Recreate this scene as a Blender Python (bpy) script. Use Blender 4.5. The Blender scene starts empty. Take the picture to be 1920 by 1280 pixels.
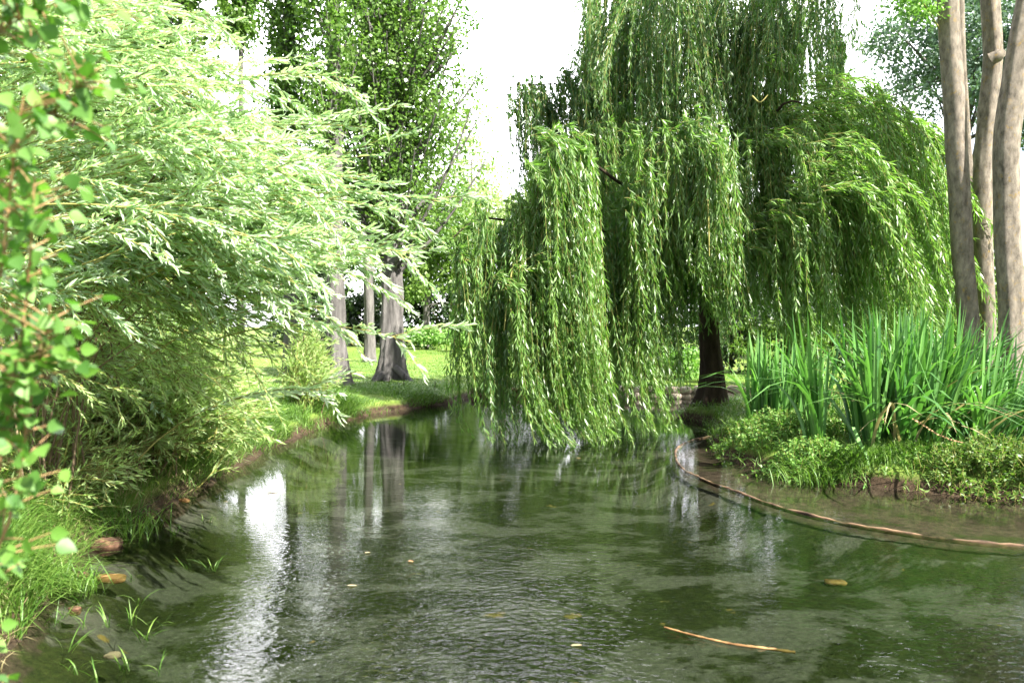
import bpy, math
import numpy as np
from math import radians, sin, cos, pi

rng = np.random.default_rng(7)
S = bpy.context.scene
COL = S.collection

# ------------------------------------------------------------------ camera
F = 1500.0                      # focal length in pixels of the 1920 wide photo
CAM = np.array([0.0, 0.0, 1.5])
TILT = math.atan(30 / F)
cd = bpy.data.cameras.new('camera')
cam = bpy.data.objects.new('camera', cd)
COL.objects.link(cam)
cam.location = CAM
cam.rotation_euler = (pi / 2 - TILT, 0, 0)
cd.sensor_width = 36
cd.lens = F / 1920 * 36
cd.clip_start = 0.05
cd.clip_end = 2000
cd.dof.use_dof = True
cd.dof.focus_distance = 11.0
cd.dof.aperture_fstop = 3.6
S.camera = cam

# ------------------------------------------------------------------ light
SUN_EL, SUN_AZ = radians(46), radians(129)     # azimuth clockwise from +Y (view direction)
w = bpy.data.worlds.new('World')
S.world = w
w.use_nodes = True
nt = w.node_tree
nt.nodes.clear()
wo = nt.nodes.new('ShaderNodeOutputWorld')
bg = nt.nodes.new('ShaderNodeBackground')
sk = nt.nodes.new('ShaderNodeTexSky')
sk.sky_type = 'NISHITA'
sk.sun_disc = False
sk.sun_elevation = SUN_EL
sk.sun_rotation = SUN_AZ
sk.dust_density = 2.5
sk.air_density = 1.0
bg.inputs['Strength'].default_value = 0.12
# thin bright cloud veil over the blue
tc = nt.nodes.new('ShaderNodeTexCoord')
mp = nt.nodes.new('ShaderNodeMapping')
mp.inputs['Scale'].default_value = (1.2, 1.2, 3.0)
nz = nt.nodes.new('ShaderNodeTexNoise')
nz.inputs['Scale'].default_value = 2.2
nz.inputs['Detail'].default_value = 7
rp = nt.nodes.new('ShaderNodeValToRGB')
rp.color_ramp.elements[0].position = 0.28
rp.color_ramp.elements[0].color = (0.35, 0.35, 0.35, 1)
rp.color_ramp.elements[1].position = 0.6
rp.color_ramp.elements[1].color = (1, 1, 1, 1)
mx = nt.nodes.new('ShaderNodeMixRGB')
L = nt.links.new
# bright sky lobe added ahead for its glint on the water, dimmer veil elsewhere
dt = nt.nodes.new('ShaderNodeVectorMath'); dt.operation = 'DOT_PRODUCT'
dt.inputs[1].default_value = (-.03, .86, .51)
L(tc.outputs['Generated'], dt.inputs[0])
cr = nt.nodes.new('ShaderNodeValToRGB')
cr.color_ramp.elements[0].position = .80; cr.color_ramp.elements[0].color = (.10, .10, .107, 1)
cr.color_ramp.elements[1].position = .97; cr.color_ramp.elements[1].color = (1, .985, 1.03, 1)
L(dt.outputs['Value'], cr.inputs[0])
sc_ = nt.nodes.new('ShaderNodeVectorMath'); sc_.operation = 'SCALE'; sc_.inputs['Scale'].default_value = 22
L(cr.outputs[0], sc_.inputs[0]); L(sc_.outputs[0], mx.inputs[2])
L(tc.outputs['Generated'], mp.inputs['Vector']); L(mp.outputs[0], nz.inputs['Vector'])
L(nz.outputs['Fac'], rp.inputs[0]); L(rp.outputs[0], mx.inputs[0])
L(sk.outputs[0], mx.inputs[1]); L(mx.outputs[0], bg.inputs[0]); L(bg.outputs[0], wo.inputs[0])

sl = bpy.data.lights.new('sun', 'SUN')
so = bpy.data.objects.new('sun', sl)
COL.objects.link(so)
sl.energy = 5.0
sl.angle = radians(0.5)
sl.color = (1.0, 0.95, 0.86)
tosun = np.array([sin(SUN_AZ) * cos(SUN_EL), cos(SUN_AZ) * cos(SUN_EL), sin(SUN_EL)])
from mathutils import Vector
so.rotation_euler = Vector(tosun).to_track_quat('Z', 'Y').to_euler()
so.location = (20, -10, 30)

vs = S.view_settings
vs.view_transform = 'Standard'
vs.look = 'None'
vs.gamma = 1
vs.use_curve_mapping = False
vs.exposure = 2.25
cy = S.cycles
cy.max_bounces = 6
cy.diffuse_bounces = 3
cy.glossy_bounces = 3
cy.transmission_bounces = 4
cy.transparent_max_bounces = 12
cy.caustics_reflective = False
cy.caustics_refractive = False
cy.sample_clamp_indirect = 6
cy.use_denoising = True

# ------------------------------------------------------------------ pixel <-> world helpers
_u = np.array([0, sin(TILT), cos(TILT)])
_f = np.array([0, cos(TILT), -sin(TILT)])

def P(px, py, d):
    """world point seen at photo pixel (px, py) at distance d along the view axis"""
    px, py, d = np.broadcast_arrays(np.asarray(px, float), np.asarray(py, float), np.asarray(d, float))
    x = (px - 960) / F
    y = -(py - 640) / F
    D = x[..., None] * np.array([1.0, 0, 0]) + y[..., None] * _u + _f
    return CAM + D * (d / D[..., 1])[..., None]

def PG(px, py, z=0.0):
    x = (px - 960) / F
    y = -(py - 640) / F
    D = x * np.array([1.0, 0, 0]) + y * _u + _f
    return CAM + D * ((z - CAM[2]) / D[2])

def rn(*s): return rng.normal(size=s)
def ru(a, b, *s): return rng.uniform(a, b, size=s)
def nrm(v): return v / np.maximum(np.linalg.norm(v, axis=-1, keepdims=True), 1e-9)
def interp(t, xs): # piecewise linear through control points, t in 0..1
    xs = np.asarray(xs, float)
    k = np.clip(t, 0, 1) * (len(xs) - 1)
    i = np.minimum(k.astype(int), len(xs) - 2)
    f = (k - i)[..., None]
    return xs[i] * (1 - f) + xs[i + 1] * f

# ------------------------------------------------------------------ mesh helpers
def mesh_np(name, V, faces, mat, root=None, tone=None, smooth=False):
    """faces: list of (M, k) index arrays"""
    V = np.asarray(V, np.float32).reshape(-1, 3)
    if root is not None:
        r = root
        off = np.zeros(3)
        while r is not None:
            off += np.array(r.location); r = r.parent
        V = V - off.astype(np.float32)
    m = bpy.data.meshes.new(name)
    m.vertices.add(len(V))
    m.vertices.foreach_set('co', V.ravel())
    faces = [np.asarray(f, np.int32) for f in faces if len(f)]
    nl = sum(f.size for f in faces)
    npoly = sum(len(f) for f in faces)
    m.loops.add(nl)
    m.polygons.add(npoly)
    m.loops.foreach_set('vertex_index', np.concatenate([f.ravel() for f in faces]))
    tot = np.concatenate([np.full(len(f), f.shape[1], np.int32) for f in faces])
    st = np.concatenate([[0], np.cumsum(tot)[:-1]]).astype(np.int32)
    m.polygons.foreach_set('loop_start', st)
    m.polygons.foreach_set('loop_total', tot)
    if smooth:
        m.polygons.foreach_set('use_smooth', np.ones(npoly, bool))
    if tone is not None:
        a = m.attributes.new('tone', 'FLOAT', 'POINT')
        a.data.foreach_set('value', np.asarray(tone, np.float32))
    m.update(calc_edges=True)
    m.validate()
    m.materials.append(mat)
    o = bpy.data.objects.new(name, m)
    COL.objects.link(o)
    if root is not None: o.parent = root
    return o

LEAF = {
 'rhomb': ([(0, 0, 0), (.42, .5, .0), (1, 0, -.08), (.42, -.5, .0)], [], [(0, 3, 2, 1)]),
 'lance': ([(0, 0, 0), (.25, .46, .10), (.65, .42, .06), (1, 0, -.16), (.65, -.42, .06), (.25, -.46, .10), (.25, 0, 0), (.65, 0, -.03)],
           [(0, 6, 1), (7, 3, 2), (0, 5, 6), (4, 3, 7)], [(6, 7, 2, 1), (5, 4, 7, 6)]),
 'broad': ([(0, 0, 0), (.12, .34, .05), (.36, .5, .07), (.68, .3, .03), (1, 0, -.10), (.68, -.3, .03), (.36, -.5, .07), (.12, -.34, .05), (.36, 0, -.02), (.68, 0, -.03)],
           [(0, 8, 1), (0, 7, 8), (9, 4, 3), (5, 4, 9), (8, 2, 1), (7, 6, 8)], [(8, 9, 3, 2), (6, 5, 9, 8)]),
 'oval': ([(0, 0, 0), (.3, .42, .03), (.75, .4, -.02), (1, 0, -.08), (.75, -.4, -.02), (.3, -.42, .03)],
          [], [(0, 3, 2, 1), (0, 5, 4, 3)]),
}

def leaves(name, B, D, N, ln, wd, mat, root=None, shape='rhomb', tone=None):
    V0, T, Q = LEAF[shape]
    V0 = np.array(V0)
    B = np.asarray(B); D = nrm(np.asarray(D)); n = len(B)
    Sd = nrm(np.cross(N, D)); Nn = np.cross(D, Sd)
    ln = np.broadcast_to(ln, n)[:, None, None]; wd = np.broadcast_to(wd, n)[:, None, None]
    V = B[:, None] + D[:, None] * ln * V0[None, :, 0:1] + Sd[:, None] * wd * V0[None, :, 1:2] + Nn[:, None] * ln * V0[None, :, 2:3]
    k = len(V0)
    off = (np.arange(n) * k)[:, None, None]
    fs = []
    if T: fs.append((np.array(T)[None] + off).reshape(-1, 3))
    if Q: fs.append((np.array(Q)[None] + off).reshape(-1, 4))
    if tone is None: tone = ru(0, 1, n)
    return mesh_np(name, V, fs, mat, root, np.repeat(tone, k))

def leaf_geo(B, D, N, ln, wd, shape):
    V0, T, Q = LEAF[shape]
    V0 = np.array(V0); D = nrm(np.asarray(D)); n = len(B)
    Sd = nrm(np.cross(N, D)); Nn = np.cross(D, Sd)
    ln = np.broadcast_to(ln, n)[:, None, None]; wd = np.broadcast_to(wd, n)[:, None, None]
    V = B[:, None] + D[:, None] * ln * V0[None, :, 0:1] + Sd[:, None] * wd * V0[None, :, 1:2] + Nn[:, None] * ln * V0[None, :, 2:3]
    k = len(V0); off = (np.arange(n) * k)[:, None, None]
    return V.reshape(-1, 3), [(np.array(f)[None] + off).reshape(-1, len(f[0])) for f in (T, Q) if f], np.repeat(ru(0, 1, n), k)

def leafy(name, lg, tg, lmat, tmat, root):
    """leaves and the fine stems that carry them, one mesh with two materials"""
    V, fs, tone = lg; TV, TQ = tg
    o = mesh_np(name, np.vstack([V, TV]), fs + [TQ + len(V)], lmat, root, np.concatenate([tone, np.full(len(TV), .5)]))
    o.data.materials.append(tmat)
    nf = len(o.data.polygons); mi = np.zeros(nf, np.int32); mi[nf - len(TQ):] = 1
    o.data.polygons.foreach_set('material_index', mi)
    return o

def tubes_geo(Pp, R, k=4):
    """Pp (S,n,3) R (S,n)"""
    Pp = np.asarray(Pp); R = np.asarray(R)
    s, n, _ = Pp.shape
    T = nrm(np.gradient(Pp, axis=1))
    ref = np.where(np.abs(T[..., 2:3]) > 0.85, np.array([1.0, 0.2, 0]), np.array([0, 0.1, 1.0]))
    ref = np.broadcast_to(ref[:, :1], T.shape)
    A = nrm(np.cross(T, ref)); Bv = np.cross(T, A)
    a = np.arange(k) / k * 2 * pi
    V = Pp[:, :, None] + R[:, :, None, None] * (A[:, :, None] * np.cos(a)[None, None, :, None] + Bv[:, :, None] * np.sin(a)[None, None, :, None])
    i = np.arange(n - 1)[:, None] * k; j = np.arange(k)[None]; j2 = (j + 1) % k
    q = np.stack([i + j, i + j2, i + k + j2, i + k + j], -1).reshape(-1, 4)
    Q = (q[None] + (np.arange(s) * n * k)[:, None, None]).reshape(-1, 4)
    return V.reshape(-1, 3), Q

def tubes(name, Pp, R, mat, root=None, k=4):
    V, Q = tubes_geo(Pp, R, k)
    return mesh_np(name, V, [Q], mat, root, None, True)

def smooth_path(pts, n):
    pts = np.asarray(pts, float); m = len(pts)
    t = np.linspace(0, m - 1, n)
    i = np.minimum(t.astype(int), m - 2); f = (t - i)[:, None]
    p0 = pts[np.maximum(i - 1, 0)]; p1 = pts[i]; p2 = pts[i + 1]; p3 = pts[np.minimum(i + 2, m - 1)]
    return 0.5 * (2 * p1 + (p2 - p0) * f + (2 * p0 - 5 * p1 + 4 * p2 - p3) * f ** 2 + (3 * p1 - p0 - 3 * p2 + p3) * f ** 3)

def trunk(name, pts, rad, mat, root, k=20, n=26, flare=0.0, lobes=5, rough=0.03, seed=0, furrow=.02):
    """a tapered, slightly irregular trunk with root flare at its foot"""
    r_ = np.random.default_rng(seed)
    Pp = smooth_path(pts, n)
    R = np.interp(np.linspace(0, 1, n), np.linspace(0, 1, len(rad)), rad)
    a = np.arange(k) / k * 2 * pi
    T = nrm(np.gradient(Pp, axis=0))
    A = nrm(np.cross(T, np.array([0, 1.0, 0.05]))); Bv = np.cross(T, A)
    h = np.linalg.norm(np.cumsum(np.vstack([np.zeros(3), np.diff(Pp, axis=0)]), axis=0), axis=1)
    ph = r_.uniform(0, 6.28, 8)
    RR = R[:, None] * (1 + rough * np.sin(2 * a + ph[0])[None] + rough * np.sin(5 * a[None] + ph[1] + h[:, None] * .7) + rough * .8 * np.sin(3 * a[None] + h[:, None] * 1.9 + ph[2])
                       + rough * .8 * np.sin(h[:, None] * 5 + a[None] + ph[4]))
    # furrows that wander up the bark
    kx = np.linspace(0, 2 * pi, k, endpoint=False)[None]; hh_ = h[:, None]
    RR = RR * (1 + furrow * (np.sin(11 * kx + 1.3 * np.sin(hh_ * 2.3 + ph[6])) * .6 + np.sin(17 * kx + 1.7 * np.sin(hh_ * 3.1 + ph[7])) * .5) + furrow * .5 * r_.normal(size=RR.shape))
    if flare:
        fl = np.exp(-h / 0.40)[:, None] * flare
        lob = 0.55 + 0.45 * np.sin(lobes * a + ph[3]) + .25 * np.sin(3 * a + ph[5])
        RR = RR + R[0] * fl * np.maximum(lob, 0)[None]
    V = Pp[:, None] + RR[:, :, None] * (A[:, None] * np.cos(a)[None, :, None] + Bv[:, None] * np.sin(a)[None, :, None])
    i = np.arange(n - 1)[:, None] * k; j = np.arange(k)[None]; j2 = (j + 1) % k
    q = np.stack([i + j, i + j2, i + k + j2, i + k + j], -1).reshape(-1, 4)
    return mesh_np(name, V, [q, np.arange((n - 1) * k, n * k)[None]], mat, root, None, True)

def root_empty(name, loc, label, cat, group=None):
    o = bpy.data.objects.new(name, None)
    COL.objects.link(o)
    o.location = [float(x) for x in loc]
    o.empty_display_size = .2
    tag(o, label, cat, group)
    bpy.context.view_layer.update()
    return o

def tag(o, label, cat, group=None):
    o['label'] = label; o['category'] = cat
    if group: o['group'] = group
    return o

# ------------------------------------------------------------------ materials
def newmat(name):
    m = bpy.data.materials.new(name); m.use_nodes = True
    t = m.node_tree
    b = t.nodes['Principled BSDF']
    return m, t, b, t.links.new

def leaf_mat(name, a, b, trans=.35, rough=.42, spec=.5, tmul=(1.25, 1.5, .7)):
    m, t, p, l = newmat(name)
    at = t.nodes.new('ShaderNodeAttribute'); at.attribute_name = 'tone'
    mx = t.nodes.new('ShaderNodeMixRGB')
    mx.inputs[1].default_value = (*a, 1); mx.inputs[2].default_value = (*b, 1)
    l(at.outputs['Fac'], mx.inputs[0])
    l(mx.outputs[0], p.inputs['Base Color'])
    p.inputs['Roughness'].default_value = rough
    p.inputs['Specular IOR Level'].default_value = spec
    tr = t.nodes.new('ShaderNodeBsdfTranslucent')
    mu = t.nodes.new('ShaderNodeMixRGB'); mu.blend_type = 'MULTIPLY'; mu.inputs[0].default_value = 1
    mu.inputs[2].default_value = (*tmul, 1)
    l(mx.outputs[0], mu.inputs[1]); l(mu.outputs[0], tr.inputs['Color'])
    ms = t.nodes.new('ShaderNodeMixShader'); ms.inputs[0].default_value = trans
    l(p.outputs[0], ms.inputs[1]); l(tr.outputs[0], ms.inputs[2])
    l(ms.outputs[0], t.nodes['Material Output'].inputs['Surface'])
    return m

def bark_mat(name, a, b, scale=(9, 9, 2), bump=.6, lichen=None, rough=.9, det=(30, 30, 12)):
    m, t, p, l = newmat(name)
    tcn = t.nodes.new('ShaderNodeTexCoord')
    mp = t.nodes.new('ShaderNodeMapping'); mp.inputs['Scale'].default_value = scale
    l(tcn.outputs['Object'], mp.inputs[0])
    n1 = t.nodes.new('ShaderNodeTexNoise'); n1.inputs['Scale'].default_value = 1.0; n1.inputs['Detail'].default_value = 8
    n1.inputs['Roughness'].default_value = .65
    l(mp.outputs[0], n1.inputs['Vector'])
    mp2 = t.nodes.new('ShaderNodeMapping'); mp2.inputs['Scale'].default_value = det
    l(tcn.outputs['Object'], mp2.inputs[0])
    v = t.nodes.new('ShaderNodeTexVoronoi'); v.feature = 'DISTANCE_TO_EDGE'
    l(mp2.outputs[0], v.inputs['Vector'])
    r = t.nodes.new('ShaderNodeValToRGB')
    r.color_ramp.elements[0].position = .3; r.color_ramp.elements[0].color = (*a, 1)
    r.color_ramp.elements[1].position = .68; r.color_ramp.elements[1].color = (*b, 1)
    l(n1.outputs['Fac'], r.inputs[0])
    col = r.outputs[0]
    if lichen:
        n2 = t.nodes.new('ShaderNodeTexNoise'); n2.inputs['Scale'].default_value = 14; n2.inputs['Detail'].default_value = 6
        n2.inputs['Roughness'].default_value = .7
        l(tcn.outputs['Object'], n2.inputs['Vector'])
        r2 = t.nodes.new('ShaderNodeValToRGB')
        r2.color_ramp.elements[0].position = .57; r2.color_ramp.elements[1].position = .72
        l(n2.outputs['Fac'], r2.inputs[0])
        mx = t.nodes.new('ShaderNodeMixRGB'); mx.inputs[2].default_value = (*lichen, 1)
        l(r2.outputs[0], mx.inputs[0]); l(col, mx.inputs[1]); col = mx.outputs[0]
    l(col, p.inputs['Base Color'])
    p.inputs['Roughness'].default_value = rough
    p.inputs['Specular IOR Level'].default_value = .2
    ad = t.nodes.new('ShaderNodeMath'); ad.operation = 'MULTIPLY_ADD'
    l(v.outputs['Distance'], ad.inputs[0]); ad.inputs[1].default_value = .8; l(n1.outputs['Fac'], ad.inputs[2])
    bp = t.nodes.new('ShaderNodeBump'); bp.inputs['Strength'].default_value = bump; bp.inputs['Distance'].default_value = .03
    l(ad.outputs[0], bp.inputs['Height']); l(bp.outputs[0], p.inputs['Normal'])
    return m

def flat_mat(name, a, b, scale=8, rough=.8, bump=.3, spec=.3):
    m, t, p, l = newmat(name)
    tcn = t.nodes.new('ShaderNodeTexCoord')
    n1 = t.nodes.new('ShaderNodeTexNoise'); n1.inputs['Scale'].default_value = scale; n1.inputs['Detail'].default_value = 7
    l(tcn.outputs['Object'], n1.inputs['Vector'])
    mx = t.nodes.new('ShaderNodeMixRGB'); mx.inputs[1].default_value = (*a, 1); mx.inputs[2].default_value = (*b, 1)
    r = t.nodes.new('ShaderNodeValToRGB'); r.color_ramp.elements[0].position = .35; r.color_ramp.elements[1].position = .65
    l(n1.outputs['Fac'], r.inputs[0]); l(r.outputs[0], mx.inputs[0]); l(mx.outputs[0], p.inputs['Base Color'])
    p.inputs['Roughness'].default_value = rough; p.inputs['Specular IOR Level'].default_value = spec
    bp = t.nodes.new('ShaderNodeBump'); bp.inputs['Strength'].default_value = bump; bp.inputs['Distance'].default_value = .02
    l(n1.outputs['Fac'], bp.inputs['Height']); l(bp.outputs[0], p.inputs['Normal'])
    return m

M = {}
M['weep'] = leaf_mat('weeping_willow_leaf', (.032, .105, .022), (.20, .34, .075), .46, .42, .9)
M['silver'] = leaf_mat('silver_willow_leaf', (.205, .335, .165), (.67, .75, .60), .42, .42, .9)
M['olive'] = leaf_mat('osier_leaf', (.22, .34, .11), (.48, .58, .28), .45, .45, .5)
M['poplar'] = leaf_mat('poplar_leaf', (.05, .125, .022), (.18, .28, .07), .38, .36, .6)
M['sapling'] = leaf_mat('sapling_leaf', (.05, .14, .022), (.16, .31, .055), .45, .5, .6)
M['lime'] = leaf_mat('lime_leaf', (.06, .13, .02), (.14, .22, .04), .35, .45, .5)
M['pale'] = leaf_mat('pale_leaf', (.22, .30, .12), (.36, .42, .24), .4, .5, .4)  # pale leaf, also standing in for overexposed glare on far foliage
M['dark'] = leaf_mat('dark_leaf', (.015, .035, .01), (.035, .07, .018), .2, .45, .5)
M['bluegreen'] = leaf_mat('bluegreen_leaf', (.06, .115, .08), (.14, .21, .155), .3, .45, .5)
M['iris'] = leaf_mat('iris_leaf', (.046, .145, .036), (.155, .32, .08), .32, .38, .7)
M['herb'] = leaf_mat('herb_leaf', (.09, .20, .04), (.22, .38, .09), .35, .45, .4)
M['grass'] = leaf_mat('grass_blade', (.06, .15, .02), (.16, .26, .05), .35, .45, .4)
M['straw'] = leaf_mat('straw_blade', (.30, .26, .13), (.42, .36, .2), .3, .6, .3, (1.1, 1.1, .8))
M['brownleaf'] = leaf_mat('dead_leaf', (.30, .14, .05), (.45, .28, .12), .2, .6, .3, (1.1, 1, .8))
M['barkpop'] = bark_mat('poplar_bark', (.07, .065, .063), (.25, .235, .225), (10, 10, 1.6), 1.0)
M['barkwil'] = bark_mat('willow_bark', (.02, .014, .01), (.085, .06, .04), (9, 9, 2.2), 1.0)
M['barkash'] = bark_mat('smooth_grey_bark', (.085, .072, .058), (.36, .31, .255), (16, 16, 7), .7, (.33, .22, .06), det=(40, 40, 30))
M['barkbrown'] = bark_mat('shrub_stem_bark', (.10, .07, .045), (.26, .19, .12), (20, 20, 5), .4)
M['wtwig'] = flat_mat('willow_twig', (.16, .17, .04), (.28, .26, .08), 12, .6, .1)
M['twigy'] = flat_mat('yellow_twig', (.22, .21, .06), (.34, .30, .10), 12, .6, .1)
M['twigr'] = flat_mat('red_sapling_twig', (.20, .11, .045), (.32, .21, .10), 12, .6, .1)
M['stone'] = flat_mat('stone', (.26, .20, .15), (.52, .45, .38), 9, .9, .8)
M['redstone'] = flat_mat('reddish_stone', (.04, .02, .012), (.14, .075, .045), 16, .9, .8)
M['rim'] = flat_mat('rim_concrete', (.025, .014, .009), (.20, .13, .075), 7, .85, .7)
M['ochre'] = flat_mat('ochre_stone', (.12, .06, .02), (.30, .18, .07), 16, .7, .5)
M['dryleaf'] = flat_mat('dry_reed', (.30, .17, .09), (.42, .26, .14), 8, .8, .2)

# ------------------------------------------------------------------ ground sheet
POND = np.array([(-1.5, -8), (-1.55, 0), (-1.85, 2), (-2.2, 3.4), (-2.62, 4.5), (-2.82, 5.25), (-2.85, 6.4), (-2.86, 7.6), (-2.95, 9), (-2.85, 11.8), (-2.35, 13.4), (-1.15, 15.5), (-.75, 16.9),
                 (3.7, 16.4), (11, 17), (11, 15.2), (6, 14.8), (3.9, 14.3), (3.0, 13.7), (2.75, 13.0), (2.95, 12.2), (2.9, 11.3), (2.55, 10.2), (2.46, 9), (2.7, 7.85), (3.3, 7.45), (3.9, 7.05),
                 (4.6, 6.7), (6, 6.3), (12, 6), (12, -8)], float)
RIM = np.array([(2.75, 10.9), (2.42, 10.55), (2.05, 9.85), (1.87, 9.1), (1.80, 8.3), (1.97, 7.45), (2.32, 6.4), (2.87, 5.77), (3.5, 5.43), (4.6, 5.2), (6.2, 5.1), (12, 5.0)], float)

def sdf(px, py, poly):
    d = np.full(px.shape, 1e9); inside = np.zeros(px.shape, bool)
    n = len(poly)
    for i in range(n):
        a, b = poly[i], poly[(i + 1) % n]
        e = b - a
        t = np.clip(((px - a[0]) * e[0] + (py - a[1]) * e[1]) / (e @ e), 0, 1)
        d = np.minimum(d, np.hypot(px - a[0] - t * e[0], py - a[1] - t * e[1]))
        c = ((a[1] > py) != (b[1] > py)) & (px < (b[0] - a[0]) * (py - a[1]) / (b[1] - a[1] + 1e-12) + a[0])
        inside ^= c
    return np.where(inside, -d, d)

SHELF = np.vstack([RIM, [(12, 8), (6, 9), (4, 10), (3.2, 11)]])
def wob(x, y):
    return (np.sin(x * 2.1 + 1.3 * np.sin(y * 1.7)) + np.sin(y * 2.9 + x * .7 + 1) + .6 * np.sin(x * 6.3 + y * 5.1) + .5 * np.sin(y * 8.7 - x * 3.3)) / 3

def sstep(a, b, x):
    t = np.clip((x - a) / (b - a), 0, 1)
    return t * t * (3 - 2 * t)

def ground_z(x, y):
    x = np.asarray(x, float); y = np.asarray(y, float)
    s0 = sdf(x, y, POND)
    s = s0 + .10 * wob(x * 1.6, y * 1.6)
    left = sstep(0, -2, x)
    up = .17 * sstep(-.02, .22, s) + (.10 + .22 * left * sstep(14, 9, y)) * sstep(.2, 1.6, s) + .25 * sstep(8, 40, s)
    up = up + .03 * wob(x * 1.3, y * 1.3) * sstep(.1, .6, s)
    sh = sdf(x, y, SHELF)
    deep = np.minimum(-.30 * sstep(.05, -.6, s0), -.12 * sstep(0, -.12, s))
    deep = np.maximum(deep, -.075 - .225 * sstep(-.05, .55, sh))
    deep = np.where(sh < -.07, -.05 - .02 * sstep(0, -1, sh), deep)
    return np.where(s < 0, np.where(sh < -.07, np.maximum(deep, -.11 * sstep(.02, -.25, s)), deep), up - .005)

def axis(lo, hi, step, far, g=1.35):
    a = list(np.arange(lo, hi + 1e-6, step))
    st = step
    while a[-1] < far:
        st *= g; a.append(a[-1] + st)
    st = step; b = []
    c = lo
    while c > -far:
        st *= g; c -= st; b.append(c)
    return np.array(b[::-1] + a)
gx = axis(-7, 9, .085, 600); gy = axis(1.5, 19, .085, 600)
GX, GY = np.meshgrid(gx, gy)
GZ = ground_z(GX, GY)
nx, ny = len(gx), len(gy)
i = np.arange(ny - 1)[:, None] * nx; j = np.arange(nx - 1)[None]
q = np.stack([i + j, i + j + 1, i + nx + j + 1, i + nx + j], -1).reshape(-1, 4)

def ground_mat():
    m, t, p, l = newmat('ground')
    g = t.nodes.new('ShaderNodeNewGeometry')
    sx = t.nodes.new('ShaderNodeSeparateXYZ'); l(g.outputs['Position'], sx.inputs[0])
    def noise(scale, detail=6, rough=.6, vec=None, dist=0):
        n = t.nodes.new('ShaderNodeTexNoise'); n.inputs['Scale'].default_value = scale
        n.inputs['Detail'].default_value = detail; n.inputs['Roughness'].default_value = rough
        n.inputs['Distortion'].default_value = dist
        l(vec or g.outputs['Position'], n.inputs['Vector']); return n.outputs['Fac']
    def ramp(x, a, b, ca=(0, 0, 0), cb=(1, 1, 1)):
        r = t.nodes.new('ShaderNodeValToRGB')
        r.color_ramp.elements[0].position = a; r.color_ramp.elements[0].color = (*ca, 1)
        r.color_ramp.elements[1].position = b; r.color_ramp.elements[1].color = (*cb, 1)
        l(x, r.inputs[0]); return r.outputs[0]
    def mix(f, a, b):
        x = t.nodes.new('ShaderNodeMixRGB'); l(f, x.inputs[0])
        for s, v in ((1, a), (2, b)):
            if isinstance(v, tuple): x.inputs[s].default_value = (*v, 1)
            else: l(v, x.inputs[s])
        return x.outputs[0]
    def mr(x, a, b):
        n = t.nodes.new('ShaderNodeMapRange'); n.inputs[1].default_value = a; n.inputs[2].default_value = b
        l(x, n.inputs[0]); return n.outputs[0]
    # pond bed: weed with pale silt drifts
    mp = t.nodes.new('ShaderNodeMapping'); mp.inputs['Scale'].default_value = (.8, 1.1, 0); mp.inputs['Rotation'].default_value = (0, 0, .2)
    l(g.outputs['Position'], mp.inputs[0])
    weed = ramp(noise(16, 10, .8), .36, .66, (.008, .012, .004), (.040, .050, .013))
    silt = ramp(noise(22, 8, .75), .3, .7, (.05, .05, .044), (.145, .142, .122))
    bed = mix(ramp(noise(1.5, 10, .72, mp.outputs[0], .25), .485, .545), weed, silt)
    bed = mix(ramp(noise(3.7, 5, .6), .68, .72), bed, (.22, .16, .05))
    mud = ramp(noise(14, 9, .75), .34, .68, (.010, .008, .005), (.085, .066, .046))
    mud = mix(ramp(noise(3, 6, .6), .5, .62), mud, weed)
    bed = mix(mr(sx.outputs[2], -.088, -.074), bed, mud)
    # grass and soil
    gr = ramp(noise(2.2, 8, .7), .3, .7, (.07, .125, .018), (.17, .24, .045))
    soil = ramp(noise(11, 8, .7), .3, .7, (.02, .014, .008), (.075, .05, .03))
    land = mix(ramp(noise(.9, 6, .65), .60, .72), gr, soil)
    edge = mr(sx.outputs[2], .15, .08)
    land = mix(edge, land, soil)
    col = mix(mr(sx.outputs[2], -.03, .02), bed, land)
    l(col, p.inputs['Base Color'])
    p.inputs['Roughness'].default_value = .95; p.inputs['Specular IOR Level'].default_value = .15
    bp = t.nodes.new('ShaderNodeBump'); bp.inputs['Strength'].default_value = .7; bp.inputs['Distance'].default_value = .04
    l(noise(24, 8, .75), bp.inputs['Height']); l(bp.outputs[0], p.inputs['Normal'])
    return m
gnd = mesh_np('ground', np.stack([GX, GY, GZ], -1), [q], ground_mat(), None, None, True)
gnd['kind'] = 'structure'

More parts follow.
